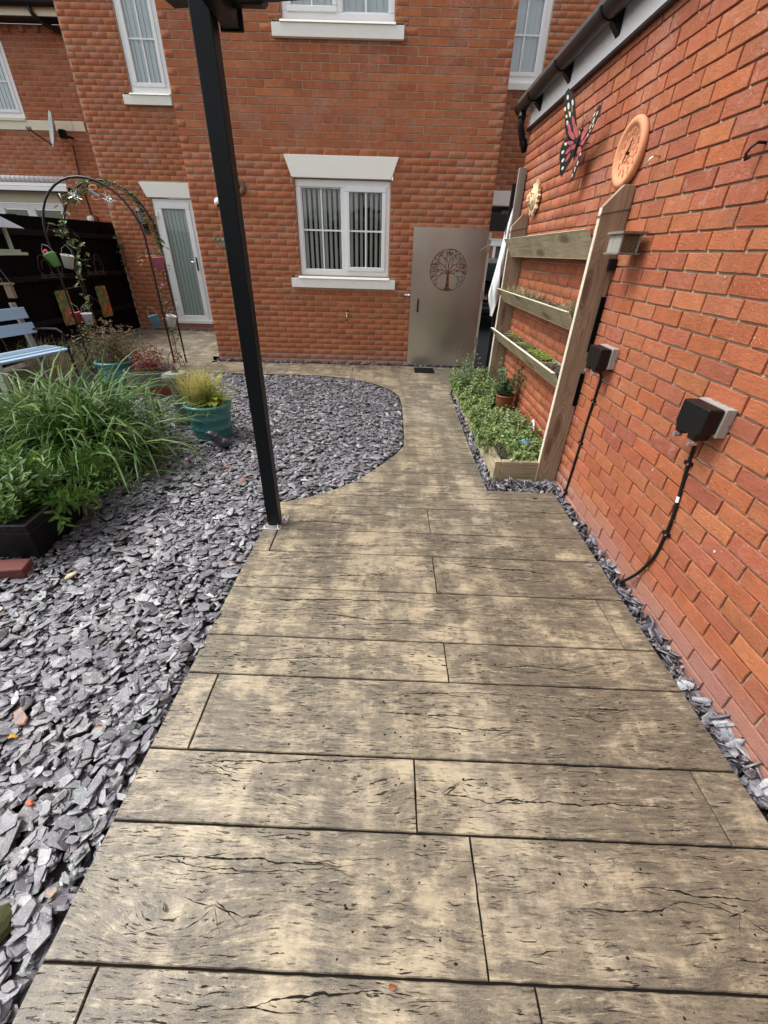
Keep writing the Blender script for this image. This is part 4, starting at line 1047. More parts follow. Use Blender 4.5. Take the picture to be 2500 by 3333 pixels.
def blade(mb, p, az, el, L, w, droop, n=6, twist=0.0, tip=.1, kink=None):
    p = Vector(p); a = el; pts = [p.copy()]; ds = []
    for i in range(n):
        if kink is not None and i == kink: a -= random.uniform(.8, 1.5)
        d = Vector((math.cos(az) * math.cos(a), math.sin(az) * math.cos(a), math.sin(a))); ds.append(d); p = p + d * L / n; pts.append(p.copy()); a -= droop * (i + 1) / n * 2 / n
    vs = []
    s0 = Vector((-math.sin(az), math.cos(az), 0))
    for i, q in enumerate(pts):
        t = i / n; d = ds[min(i, n - 1)]; ww = w * (min(1, .55 + t * 2.0) if t < .25 else 1) * (1 - max(0, (t - .55) / .45) ** 1.4 * (1 - tip))
        s = (Quaternion(d, twist * t) @ s0); u = s.cross(d)
        vs += [q + s * ww * .5 + u * ww * .12, q, q - s * ww * .5 + u * ww * .12]
    fs = []
    for i in range(n): fs += [(3 * i, 3 * i + 1, 3 * i + 4, 3 * i + 3), (3 * i + 1, 3 * i + 2, 3 * i + 5, 3 * i + 4)]
    mb.add(vs, fs); return pts
def rvec(zlo=-.3, zhi=1.0): 
    t = random.uniform(0, 2 * PI); z = random.uniform(zlo, zhi); k = math.sqrt(max(0, 1 - z * z)); return Vector((math.cos(t) * k, math.sin(t) * k, z))
def sprig(mbL, mbS, p, d, L, nn, leafL, leafW, whorl=2, rs=.0015, droop=.0, up=Vector((0, 0, 1)), lf=quad_leaf, spread=.9, top=True):
    p = Vector(p); d = Vector(d).normalized(); pts = [p.copy()]
    for i in range(nn):
        d = (d + rvec(-1, 1) * .12 - Vector((0, 0, droop / nn))).normalized(); p = p + d * L / nn; pts.append(p.copy())
        a0 = random.uniform(0, PI); s1 = d.orthogonal().normalized(); s2 = d.cross(s1)
        for k in range(whorl):
            t = a0 + 2 * PI * k / whorl + i * 1.57; out = s1 * math.cos(t) + s2 * math.sin(t); mbL.rnd()
            lf(mbL, p, (out * spread + d * .45), d, leafL * random.uniform(.7, 1.1) * (1 - .35 * i / nn if not top else 1), leafW * random.uniform(.8, 1.1))
    if mbS is not None: mbS.tube(pts, [rs * (1 - .5 * i / nn) for i in range(len(pts))], 4, False)
    return pts

# troughs: dead grass, succulents, bark
veg = thing('trough_planting', 'dead grass, moss and lime green succulents growing in the three wall planter troughs', 'plants', (1.33, 2.87, 0))
k = MB()
for zt in SH[1:]:
    for _ in range(1300):
        y = random.uniform(.06, 2.0); x = random.uniform(-.17, -.03); k.rnd(); flat_leaf(k, (x, y, zt - .02 + random.uniform(0, .02)), rvec(-.2, .5), (0, 0, 1), random.uniform(.015, .04), random.uniform(.006, .014))
k.obj('bark_chips', plain('bark_chips', (.085, .062, .045), .9, 0, .6, 60), veg, kind='stuff')
k = MB()
for _ in range(520):
    y = random.choice([random.uniform(1.2, 2.0), random.uniform(.9, 2.0), random.gauss(.2, .07)]); x = random.uniform(-.17, -.03); k.rnd()
    blade(k, (x, min(2.02, max(.06, y)), SH[1] - .02), random.uniform(0, 6.28), random.uniform(.5, 1.5), random.uniform(.04, .12), .0055, random.uniform(.3, 1.6), 4)
k.obj('dead_grass', L_STRAW, veg, kind='stuff')
k = MB()
for cy_, cnt in ((.62, 130), (.78, 80), (1.62, 70), (.50, 60), (1.1, 50)):
    for _ in range(cnt):
        y = random.gauss(cy_, .07); x = random.uniform(-.15, -.04); c = Vector((x, y, SH[2] - .012 + random.uniform(0, .022))); k.rnd()
        for j in range(6): flat_leaf(k, c, (math.cos(j * 1.05), math.sin(j * 1.05), .7), (0, 0, 1), .013, .008)
k.obj('succulents', L_SUCC, veg, kind='stuff')
k = MB()
for _ in range(420):
    y = random.uniform(.9, 2.0); x = random.uniform(-.16, -.04); k.rnd(); blade(k, (x, y, SH[2] - .02), random.uniform(0, 6.28), random.uniform(.4, 1.5), random.uniform(.015, .045), .004, 1.2, 3)
k.obj('mossy_tufts', L_THYME, veg, kind='stuff')
k = MB()
for _ in range(500):
    y = random.uniform(.06, 2.0); x = random.uniform(-.17, -.03); k.rnd(); flat_leaf(k, (x, y, SH[0] - .01 + random.uniform(-.01, .012)), rvec(-.2, .6), (0, 0, 1), random.uniform(.015, .035), .014)
k.obj('black_liner_scraps', BLKPL, veg, kind='stuff')

# bee hotel on the near board
HOTELW = mat_wood('aged_brown_wood', (.22, .19, .15), (.09, .075, .06), knots=False)
bh = thing('bee_hotel', 'small grey wooden bee hotel with drilled log face fixed to the tall planter board', 'insect house', (1.235, 2.66, 1.52)); bh.scale = (.84,) * 3
bx('floor', (-.065, -.12, 0), (.075, .08, .010), HOTELW, bh, .001); bx('roof', (-.068, -.13, .108), (.085, .085, .122), HOTELW, bh, .001)
bx('side', (-.052, -.10, .010), (-.040, .07, .108), GREYW, bh, .001); bx('side', (.055, -.10, .010), (.067, .07, .108), GREYW, bh, .001); bx('back', (-.04, .058, .010), (.055, .07, .108), GREYW, bh)
k = MB(); k.box((-.04, -.085, .010), (.055, .056, .107)); k.obj('log_fill', plain('bamboo_ends', (.16, .115, .075), .8, 0, .3, 50), bh)
for i in range(5):
    for j in range(5):
        c = (-.028 + i * .0185 + random.uniform(-.003, .003), -.086, .022 + j * .018 + random.uniform(-.003, .003)); rr2 = random.uniform(.0055, .0085)
        t = MB(); t.tube([c, (c[0], -.089, c[2])], rr2, 8); t.obj('cane', plain('cane_ring', (.27, .19, .11), .7, 0, .2), bh)
        t = MB(); t.tube([(c[0], -.0885, c[2]), (c[0], -.0900, c[2])], rr2 * .6, 8); t.obj('hole', DARK, bh)

# raised bed -----------------------------------------------------------------
rb = thing('raised_bed', 'low sleeper edged raised bed of mint and thyme beside the path', 'raised bed', (0, 0, 0))
bx('end_board', (.895, 2.875, -.03), (1.315, 2.925, .17), WOODX, rb, .004)
k = MB(); k.prism([(.84, 2.88), (.893, 2.88), (.886, 5.28), (.835, 5.28)], -.04, .168, lambda a, b, t: (a, b, t)); k.obj('side_board', WOODH, rb, .005)
k = MB(); k.box((.888, 2.926, -.03), (1.325, 5.3, .125)); k.obj('soil', SOIL, rb)
bx('far_board', (.84, 5.281, -.03), (1.325, 5.33, .168), WOODX, rb, .004)
lm, lt, ls = MB(), MB(), MB()
for _ in range(1500):
    y = random.uniform(3.0, 5.35); x = random.uniform(.86, 1.28)
    if y < 3.2 and x < 1.0: continue
    edge = (x < .93) ; H = (.055 + .10 * random.random()) * (1.3 if y > 4.4 else .95)
    if math.hypot(x - 1.19, y - 4.12) < .17: continue
    d = Vector((random.gauss(-.15 if edge else 0, .35), random.gauss(-.08, .3), 1))
    sprig(lm, ls, (x, y, .12), d, H * 1.1, random.randint(4, 6), .027, .020, 3 if random.random() < .4 else 2, .0016)
for _ in range(420):   # spill over the left edge
    y = random.uniform(3.15, 5.4); sprig(lm, ls, (.88, y, .16), Vector((-1, random.gauss(0, .5), random.uniform(.1, .9))), random.uniform(.05, .12), 4, .025, .018, 3, .0014, droop=.5)
lm.obj('variegated_mint', L_MINT, rb, kind='stuff'); ls.obj('stems', BARK, rb, kind='stuff')
for _ in range(150):
    y = random.uniform(2.97, 3.45); x = random.uniform(.84, 1.02); sprig(lt, None, (x, y, .13), Vector((random.gauss(-.3, .4), random.gauss(-.2, .4), 1)), random.uniform(.05, .11), 7, .011, .005, 3, .001, lf=flat_leaf)
for _ in range(60):
    y = random.gauss(3.75, .1); x = random.gauss(1.2, .06); sprig(lt, None, (x, y, .13), Vector((random.gauss(0, .3), random.gauss(-.2, .3), 1)), random.uniform(.10, .17), 8, .012, .005, 3, .001, lf=flat_leaf)
lt.obj('thyme', L_THYME, rb, kind='stuff')
lt = MB()
for _ in range(170):
    y = random.uniform(2.95, 3.25); x = random.uniform(.98, 1.28); sprig(lt, None, (x, y, .13), Vector((random.gauss(0, .5), random.gauss(-.4, .4), .8)), random.uniform(.05, .11), 4, .030, .022, 3, .001)
lt.obj('oregano', L_MINT, rb, kind='stuff')
# terracotta pot with tall mint
tp = thing('ribbed_pot', 'brown ribbed terracotta pot with tall mint standing in the raised bed', 'plant pot', (1.20, 4.20, .125))
prf = [(.062, 0)]
for i in range(9): z = .01 + i * .017; prf += [(.066 + i * .0022, z), (.070 + i * .0022, z + .008), (.066 + i * .0022, z + .016)]
prf += [(.096, .168), (.097, .185), (.086, .185), (.084, .165)]
k = MB(); k.lathe(prf, n=28); k.obj('pot', TERRAD, tp, smooth=True); k = MB(); k.lathe([(0, .165), (.085, .165)], n=20, closed=True); k.obj('soil', SOIL, tp)
a, b = MB(), MB()
for _ in range(46):
    d = Vector((random.gauss(0, .33), random.gauss(0, .3), 1)); sprig(a, b, (random.gauss(0, .03), random.gauss(0, .03), .16), d, random.uniform(.12, .36), 7, .036, .026, 2, .002)
a.obj('mint', L_MINTD, tp, kind='stuff'); b.obj('stems', BARK, tp, kind='stuff')
tm = thing('tall_mint', 'tall upright mint shoots at the far end of the raised bed', 'plant', (1.0, 4.95, .12))
a, b = MB(), MB()
for _ in range(36):
    d = Vector((random.gauss(0, .22), random.gauss(0, .2), 1)); sprig(a, b, (random.gauss(0, .12), random.gauss(0, .16), 0), d, random.uniform(.18, .46), 8, .034, .022, 2, .0018)
a.obj('foliage', L_MINTD, tm, kind='stuff'); b.obj('stems', BARK, tm, kind='stuff')
gb = MB(); gb.lathe([(.001, -.055), (.03, -.048), (.05, -.02), (.055, 0), (.05, .025), (.03, .047), (.001, .056)], n=20)
blueg = plain('blue_swirl_glass', (.12, .25, .36), .12, 0, .5, nscale=14); tag(gb.obj('glass_ball', blueg, None, smooth=True, loc=(1.13, 3.14, .20)), 'blue swirled glass ball half hidden in the herbs at the near end of the bed', 'garden ornament')
k = MB(); k.tube([(1.315, 3.62, .13), (1.31, 3.60, .24), (1.305, 3.55, .27), (1.30, 3.50, .24), (1.30, 3.47, .20)], .008, 8); tag(k.obj('hose_loop', WHITE, None, smooth=True), 'pale loop of hose against the garage wall behind the herbs', 'hose')

# white plastic wrapped frame behind the planter
wf = thing('wrapped_frame', 'tall timber frame wrapped in white plastic sheeting leaning behind the wall planter', 'frame', (1.32, 5.15, 0))
bx('timber_upright', (-.075, .12, .0), (-.002, .16, 2.24), GREYW, wf, .002)
bx('inner_board', (-.11, .16, .3), (-.07, .19, 2.12), BLKPL, wf)
k = MB(); n = 44; cont = [(2.20, -.030, .035), (1.77, -.105, .06), (1.39, -.15, .09), (1.12, -.195, .13), (1.03, -.175, .11), (.97, -.15, .05), (.90, -.14, .015)]
def lerp_c(z):
    for (z1_, a1, w1), (z2_, a2, w2) in zip(cont, cont[1:]):
        if z1_ >= z >= z2_: f = (z1_ - z) / (z1_ - z2_); return a1 + (a2 - a1) * f, w1 + (w2 - w1) * f
    return cont[-1][1:]
vs = []; MM = 9
for i in range(n + 1):
    z = 2.20 - 1.30 * i / n; a, w = lerp_c(z)
    for j in range(MM):
        u = j / (MM - 1); vs.append((a + w * u + .004 * math.sin(z * 23 + j), .17 - .035 * math.sin(PI * u) + .010 * math.sin(u * 9 + z * 5) + .006 * math.sin(z * 31 + j * 2), z))
    for j in (MM - 1, 0): vs.append((a + w * j / (MM - 1), .20, z))
fs = []; Q_ = MM + 2
for i in range(n):
    for j in range(Q_): fs.append((i * Q_ + j, i * Q_ + (j + 1) % Q_, (i + 1) * Q_ + (j + 1) % Q_, (i + 1) * Q_ + j))
k.add(vs, fs); k.obj('plastic_sheet', SHEET, wf, smooth=True)
k = MB(); k.tube([(-.16, .1, 1.62), (-.25, .25, 1.60), (-.32, .42, 1.54)], .0022, 5); k.obj('cord', plain('grey_cord', (.3, .3, .3), .7), wf)

# ================================================================== THINGS ON THE GARAGE WALL
RX = Matrix.Rotation(-PI / 2, 4, 'Z')      # local -Y faces -X (off the wall)
def wallthing(name, label, cat, y, z, group=None):
    return thing(name, label, cat, (1.33, y, z), R(-90), group)     # local X = -world Y (towards camera), local -Y = off the wall
# terracotta clock
ck = wallthing('terracotta_clock', 'round terracotta wall clock with raised numerals and black hands', 'clock', 3.03, 2.0)
MY = Euler((PI / 2, 0, 0)).to_matrix().to_4x4()        # lathe axis z -> -y
k = MB(); k.lathe([(.0, .0), (.148, .0), (.157, .012), (.157, .026), (.148, .036), (.135, .038), (.122, .033), (.117, .024), (.0, .022)], n=48, mat=MY); k.obj('dial', TERRA, ck, smooth=True)
rt = random.Random(3)
for i in range(12):
    a = PI / 2 - (i + 1) * PI / 6; t = text_obj(str(i + 1), .040, TERRA, ck, Matrix.Translation((math.cos(a) * .092, -.0235, math.sin(a) * .092)) @ MY, 'numeral', .004)
for i in range(26):
    a = rt.uniform(0, 6.28); r_ = rt.uniform(.025, .066); c = Vector((math.cos(a) * r_, -.024, math.sin(a) * r_)); k = MB(); b0 = rt.uniform(0, 6)
    k.tube([c + Vector((math.cos(b0 + s) * .008 * (1 + s * .2), 0, math.sin(b0 + s) * .008 * (1 + s * .2))) for s in (0, 1, 2, 3)], .0022, 5); k.obj('scroll_relief', TERRA, ck)
for a, L in ((R(62), .068), (R(236), .05)):
    k = MB(); k.tube([(0, -.033, 0), (math.cos(a) * L, -.033, math.sin(a) * L)], [.004, .0015], 6); k.obj('hand', BLKPL, ck)
k = MB(); k.tube([(0, -.02, 0), (0, -.037, 0)], .007, 10); k.obj('spindle', BLKPL, ck)
# sun face
sf = wallthing('sun_face', 'buff plaster sun face wall plaque with wavy rays', 'wall plaque', 4.76, 1.95)
k = MB()
for i in range(18):
    a = 2 * PI * i / 18; L = .145 if i % 2 == 0 else .125; w = .024; c, s = math.cos(a), math.sin(a); cw = .012
    pts = [(.075, -w), (.10, -w * .9 + cw), (L * .9, -w * .3 + cw), (L, cw), (L * .9, w * .35 + cw), (.10, w * .9 + cw * .5), (.075, w)]
    q = MB(); q.prism(pts, -.012, -.038, lambda u, v, t: (c * u - s * v, t, s * u + c * v)); q.obj('ray', SUNST, sf, .003)
k = MB(); k.lathe([(.095, 0), (.094, .028), (.080, .052), (.05, .068), (.02, .074), (.0, .075)], n=32, mat=MY); fc = k.obj('face', SUNST, sf, smooth=True)
k = MB(); k.blob((0, -.080, .004), (.013, .022, .030)); k.blob((0, -.086, -.018), (.018, .016, .012)); k.obj('nose', SUNST, sf, smooth=True)
for s_ in (-1, 1):
    k = MB(); k.tube([(s_ * .014, -.070, .034), (s_ * .034, -.073, .042), (s_ * .058, -.058, .03)], .006, 6); k.obj('brow', SUNST, sf, smooth=True)
    k = MB(); k.blob((s_ * .034, -.068, .018), (.014, .008, .008)); k.obj('eye', plain('plaster_shade', (.42, .27, .15), .85), sf, smooth=True)
    k = MB(); k.blob((s_ * .045, -.056, -.018), (.024, .016, .022)); k.obj('cheek', SUNST, sf, smooth=True)
k = MB(); k.tube([(-.03, -.065, -.040), (0, -.076, -.046), (.03, -.065, -.040)], [.003, .007, .003], 6); k.tube([(-.022, -.064, -.050), (0, -.073, -.055), (.022, -.064, -.050)], [.003, .006, .003], 6); k.obj('lips', plain('plaster_shade', (.42, .27, .15), .85), sf, smooth=True)
# butterfly
bf = wallthing('metal_butterfly', 'black and red metal butterfly wall ornament with white spots', 'wall ornament', 3.73, 2.16)
BM = Matrix.Translation((0, -.07, 0)) @ Matrix.Rotation(R(22), 4, 'Y')
BLACKM = plain('black_enamel', (.015, .017, .020), .35, 0, .1); REDM = plain('coral_red_enamel', (.46, .10, .11), .4, 0, .15); SPOT = plain('cream_enamel', (.80, .76, .62), .4); OLIVE = plain('olive_enamel', (.25, .20, .07), .45)
UP0 = [(0, .01), (.03, .06), (.06, .14), (.085, .225), (.115, .275), (.155, .30), (.18, .285), (.185, .24), (.17, .18), (.155, .12), (.14, .07), (.10, .03), (.05, .0)]
UP = [(x * math.cos(R(20)) + z * math.sin(R(20)), -x * math.sin(R(20)) + z * math.cos(R(20))) for x, z in UP0]
LO = [(0, -.005), (.05, .0), (.11, .01), (.15, -.01), (.165, -.06), (.15, -.11), (.12, -.15), (.10, -.19), (.075, -.205), (.06, -.16), (.035, -.11), (.012, -.05)]
def wing_shape(pts, s_, fold, nm):
    fold = .10 if s_ > 0 else .45
    def fn(a, b, t):
        q = Vector((a * s_ * math.cos(fold), t - a * math.sin(fold), b)); return BM @ q
    w = MB(); w.prism(pts, -.0015, .0015, fn); wo_ = w.obj(nm, BLACKM, bf)
    def patch(cx_, cy_, rx, ry, rot, mat, nme, n=10, off=-.004):
        if nm == 'upper_wing': cx_, cy_, rot = cx_ * math.cos(R(20)) + cy_ * math.sin(R(20)), -cx_ * math.sin(R(20)) + cy_ * math.cos(R(20)), rot - R(20)
        pp = [(cx_ + math.cos(t) * rx * math.cos(rot) - math.sin(t) * ry * math.sin(rot), cy_ + math.cos(t) * rx * math.sin(rot) + math.sin(t) * ry * math.cos(rot)) for t in [2 * PI * i / n for i in range(n)]]
        q = MB(); q.prism(pp, off, .0035, fn); q.obj(nme, mat, wo_)
    return patch
for s_ in (-1, 1):
    pt = wing_shape(UP, s_, .62, 'upper_wing')
    for (x, z, a, b, r_) in ((.045, .07, .045, .015, 1.05), (.08, .055, .045, .013, .7), (.075, .12, .035, .010, 1.1), (.11, .10, .035, .010, .9)): pt(x, z, a, b, r_, REDM, 'red_patch')
    for (x, z, a, b, r_) in ((.115, .165, .016, .008, 1.2), (.135, .21, .018, .009, 1.3), (.15, .255, .013, .008, 1.2), (.13, .125, .014, .008, 1), (.165, .20, .012, .007, 1.2), (.10, .22, .016, .007, 1.2), (.145, .16, .010, .006, 1.1)): pt(x, z, a, b, r_, SPOT, 'white_spot')
    for (x, z, a, b, r_) in ((.10, .19, .022, .006, 1.2), (.125, .17, .02, .005, 1.1)): pt(x, z, a, b, r_, OLIVE, 'olive_patch')
    pt = wing_shape(LO, s_, .62, 'lower_wing')
    for (x, z, a, b, r_) in ((.045, -.03, .035, .012, -.5), (.075, -.05, .038, .012, -.9), (.085, -.015, .035, .010, -.2), (.065, -.09, .03, .010, -1.15)): pt(x, z, a, b, r_, REDM, 'red_patch')
    for (x, z, a, b, r_) in ((.125, -.03, .012, .008, 0), (.13, -.075, .013, .009, -.8), (.105, -.115, .014, .008, -1), (.085, -.155, .012, .008, -1.1)): pt(x, z, a, b, r_, SPOT, 'white_spot')
k = MB(); k.tube([BM @ Vector(p) for p in ((0, -.004, -.09), (0, -.012, -.03), (0, -.014, .03), (0, -.012, .055))], [.004, .010, .012, .007], 8); k.blob(BM @ Vector((0, -.012, .068)), .012); k.obj('body', BLACKM, bf, smooth=True)
for s_ in (-1, 1): k = MB(); k.tube([BM @ Vector(p) for p in ((0, -.014, .07), (s_ * .02, -.02, .12), (s_ * .045, -.02, .15))], .0018, 5); k.obj('antenna', BLACKM, bf)
k = MB(); k.tube([BM @ Vector((0, -.004, 0)), (0, -.001, .0)], .0025, 6); k.obj('wall_fixing', BLACKM, bf)
# hooks
for i, (y, z, lab) in enumerate(((2.71, 1.94, 'silver screw hook in the garage wall between the clock and the gutter'), (1.97, 1.865, 'dark metal hook in the garage wall at the right edge of the view'))):
    hk = MB(); hk.tube([(0, -.001, 0), (0, -.03, 0), (-.005, -.045, -.012), (-.012, -.05, -.03), (-.02, -.04, -.045), (-.028, -.022, -.038)], .0042 if i == 0 else .005, 8); o = hk.obj('wall_hook', CHROME if i == 0 else IRON, None, smooth=True); o.location = (1.33, y, z); o.rotation_euler = (0, 0, R(-90)); tag(o, lab, 'hook')
# outdoor sockets and their cables
def socket(y, z, lab, s=1.0):
    so = wallthing('outdoor_socket', lab, 'socket', y, z, 'weatherproof sockets on the garage wall'); so.scale = (s, s, s)
    bx('back_box', (-.085, -.024, -.052), (.085, -.001, .062), GREYPL, so, .003); bx('mid_frame', (-.085, -.041, -.052), (.085, -.0245, .062), GREYPL, so, .002)
    k = MB(); k.prism([(-.080, .058), (.080, .058), (.080, -.035), (.066, -.052), (.062, -.075), (.02, -.075), (.018, -.060), (-.018, -.060), (-.02, -.075), (-.062, -.075), (-.066, -.052), (-.080, -.035)], -.106, -.0415, lambda a, b, t: (a, t, b)); k.obj('cover', BLKPL, so, .012, seg=3)
    for s_ in (-.05, .05):
        k = MB(); k.tube([(s_, -.110, -.088), (s_, -.080, -.088)], .010, 10); k.tube([(s_ - .010, -.094, -.082), (s_ + .010, -.094, -.082)], .005, 6); k.obj('latch_clip', STEELD, so)
    k = MB(); k.tube([(.0855, -.010, .0), (.0868, -.010, .0)], .006, 14); k.obj('knockout', plain('grey_plastic_dark', (.20, .19, .20), .5), so)
    for j in (-.04, 0, .04): bx('vent_rib', (j - .01, -.014, .0622), (j + .01, -.007, .0634), plain('grey_plastic_dark', (.20, .19, .20), .5), so)
    return so
socket(1.625, .965, 'black and grey weatherproof socket nearest on the garage wall, cable curving to the slate')
socket(2.60, 1.0, 'black and grey weatherproof socket by the foot of the planter board, cable running straight down')
def cable(pts, lab, clips, r=.0075, white=None):
    c = thing('power_cable', lab, 'cable', (1.33, 0, 0), 0, 'cables below the sockets')
    P = []
    for (y, z, off) in pts: P.append(Vector((-.001 - r - off, y, z)))
    # smooth
    Q = []
    for i in range(len(P) - 1):
        p0, p1, p2, p3 = P[max(0, i - 1)], P[i], P[i + 1], P[min(len(P) - 1, i + 2)]
        for s in range(5):
            t = s / 5; Q.append(.5 * ((2 * p1) + (-p0 + p2) * t + (2 * p0 - 5 * p1 + 4 * p2 - p3) * t * t + (-p0 + 3 * p1 - 3 * p2 + p3) * t ** 3))
    Q.append(P[-1]); k = MB(); k.tube(Q, r, 8); k.obj('flex', BLKPL, c, smooth=True)
    for (y, z) in clips:
        q = min(Q, key=lambda v: (v.y - y) ** 2 + (v.z - z) ** 2); k = MB(); k.box((-.020, q.y - .022, q.z - .009), (-.001, q.y + .016, q.z + .009)); k.obj('cable_clip', BLKPL, c, .003); k = MB(); k.tube([(-.020, q.y - .016, q.z), (-.024, q.y - .016, q.z)], .004, 6); k.obj('clip_nail', STEELD, c)
    if white:
        q = min(Q, key=lambda v: (v.y - white[0]) ** 2 + (v.z - white[1]) ** 2); i = Q.index(q); k = MB(); k.tube([Q[i - 1] + Vector((-.0015, 0, 0)), q + Vector((-.0015, 0, 0))], r, 8); k.obj('paint_mark', WHITE, c)
    return c
cable([(1.65, .885, .05), (1.645, .86, .02), (1.66, .80, .0), (1.65, .74, .0), (1.625, .63, .0), (1.60, .50, .0), (1.595, .40, .0), (1.60, .28, .0), (1.64, .14, .01), (1.70, .02, .03), (1.73, -.03, .035)], 'black cable curving from the nearest socket down into the slate', [(1.65, .755), (1.60, .43)], white=(1.612, .575))
cable([(2.60, .92, .05), (2.61, .89, .01), (2.625, .80, .0), (2.635, .6, .0), (2.635, .4, .0), (2.64, .2, .0), (2.65, .03, .0), (2.66, -.03, .02)], 'black cable running straight down from the socket beside the planter', [(2.63, .74), (2.635, .45), (2.64, .07)])

# ================================================================== THINGS ON THE HOUSE WALL
tp_ = thing('garden_tap', 'small brass garden tap on the house wall below the window', 'tap', (-.635, 6.80, .69))
k = MB(); k.tube([(0, 0, 0), (0, -.07, 0)], .012, 8); k.tube([(0, -.06, 0), (0, -.07, -.02), (0, -.07, -.05)], .010, 8); k.tube([(0, -.04, 0), (0, -.04, .03)], .008, 8); k.obj('body', BRASS, tp_, smooth=True)
k = MB(); k.tube([(-.025, -.04, .035), (.025, -.04, .035)], .006, 6); k.obj('handle', BRASS, tp_); k = MB(); k.tube([(0, -.07, -.05), (0, -.07, -.075)], .012, 8); k.obj('hose_connector', BLKPL, tp_); bx('pipe_bracket', (-.015, -.012, .03), (.015, 0, .07), RUST, tp_)
cm = thing('security_camera', 'white round security camera on the house wall left of the post', 'camera', (-2.31, 6.80, 2.01))
k = MB(); k.lathe([(.0, 0), (.045, 0), (.052, .02), (.05, .05), (.035, .075), (0, .085)], n=20, mat=MY); k.obj('dome', WHITE, cm, smooth=True); k = MB(); k.lathe([(.0, 0), (.02, 0), (.02, .02), (0, .024)], n=14, mat=Matrix.Translation((.01, -.065, -.035)) @ MY); k.obj('lens', BLKPL, cm, smooth=True)
wd = thing('wood_disc', 'round brown wooden disc ornament on the house wall partly behind the post', 'wall ornament', (-2.02, 6.80, 2.18))
k = MB(); k.lathe([(0, 0), (.085, 0), (.09, .01), (.09, .03), (.08, .036), (.03, .036), (.022, .02), (0, .02)], n=28, mat=MY); k.obj('disc', plain('brown_wood_disc', (.16, .085, .055), .6, 0, .2), wd, smooth=True); k = MB(); k.lathe([(0, 0), (.02, 0), (.018, .04), (0, .042)], n=12, mat=MY); k.obj('centre', BLKPL, wd)
eu = thing('leaf_wreath', 'small hoop wreath with grey green eucalyptus leaves on the house wall beside the post', 'wreath', (-2.28, 6.79, 1.64))
k = MB(); k.tube([(math.cos(t) * .07, -.01, math.sin(t) * .09) for t in np.linspace(0, 2 * PI, 24)], .004, 6); k.obj('hoop', plain('cane_hoop', (.45, .30, .18), .7), eu)
k = MB()
for _ in range(30): k.rnd(); c = Vector((random.choice([-.12, -.02, .0]) + random.uniform(-.04, .04), -.02, -.06 + random.uniform(-.06, .05))); quad_leaf(k, c, rvec(-1, 1) * .8 + Vector((0, -.3, 0)), (0, -1, 0), .05, .035)
k.obj('leaves', L_EUCA, eu)
ln = thing('wall_lantern', 'black coach lantern on the brick wall left of the white back door', 'lantern', (-4.70, 9.50, 1.80))
k = MB(); k.prism([(-.05, -.10), (.05, -.10), (.04, .08), (-.04, .08)], -.02, 0, lambda a, b, t: (a, t, b)); k.obj('back_plate', IRON, ln, .004)
k = MB(); k.tube([(0, -.02, .0), (0, -.09, .0), (0, -.12, .04)], .014, 8); k.obj('arm', IRON, ln)
k = MB(); k.lathe([(.03, .04), (.045, .055), (.045, .07)], (0, -.12, 0), 6); k.obj('base', IRON, ln); k = MB(); k.lathe([(.040, .07), (.068, .23)], (0, -.12, 0), 6, closed=True); k.obj('glass', CLEARG, ln)
k = MB()
for i in range(6): a = i * PI / 3; k.tube([(math.cos(a) * .041, -.12 + math.sin(a) * .041, .07), (math.cos(a) * .07, -.12 + math.sin(a) * .07, .23)], .005, 5)
k.obj('cage', IRON, ln); k = MB(); k.lathe([(.085, .225), (.088, .235), (.045, .29), (.02, .30), (.015, .33), (0, .34)], (0, -.12, 0), 6); k.obj('hood', IRON, ln)
# satellite dish
dh = thing('satellite_dish', 'grey satellite dish on the neighbouring house wall below the cream band', 'satellite dish', (-6.62, YN - .02, 3.33))
k = MB(); n = 24; DM = Matrix.Translation((-.16, -.34, .07)) @ Euler((R(78), 0, R(-48))).to_matrix().to_4x4()
k.lathe([(0, -.055), (.10, -.045), (.20, -.012), (.262, .02), (.262, .026), (.20, -.004), (.10, -.037), (0, -.047)], n=28, mat=DM @ Matrix.Diagonal((.92, 1.08, 1, 1)), closed=True); k.obj('reflector', plain('dish_grey', (.42, .47, .48), .45, 0, .08), dh, smooth=True)
k = MB(); k.tube([(0, 0, 0), (0, -.2, 0), (-.08, -.30, .03)], .022, 8); k.cbox((-.03, -.25, .02), (.10, .10, .14)); k.obj('mount', BLKPL, dh)
k = MB(); e = DM @ Vector((0, -.25, .03)); f_ = DM @ Vector((0, -.12, .42)); k.tube([e, (e + f_) / 2, f_], .012, 6); k.obj('feed_arm', BLKPL, dh); k = MB(); k.tube([f_, f_ + (DM @ Vector((0, 0, 0)) - f_) * .2], .03, 10); k.obj('receiver', GREYPL, dh); k = MB(); k.tube([f_, f_ + Vector((.05, .0, -.12)), f_ + Vector((.16, .05, -.2))], .006, 5); k.obj('lead', BLKPL, dh)
k = MB(); k.tube([(-6.66, YN - .03, 3.22), (-6.72, YN - .015, 2.7), (-6.70, YN - .012, 2.05)], .012, 6); tag(k.obj('dish_cable', BLKPL, None), 'black cable running down the neighbour\'s wall from the satellite dish', 'cable')
dc = thing('dome_camera', 'small white dome sensor on the neighbour\'s wall just above the black fence', 'camera', (-6.64, YN, 1.97))
k = MB(); k.tube([(0, 0, 0), (0, -.09, 0)], .075, 16); k.obj('back', plain('brown_plastic', (.14, .06, .04), .5), dc); k = MB(); k.tube([(-.03, -.085, 0), (-.06, -.16, -.01)], [.07, .062], 16); k.obj('dome', WHITE, dc, .01)
for s_ in (-.03, .03): k = MB(); k.blob((-.07 + s_, -.165, -.03), .014); k.obj('sensor', DARK, dc)
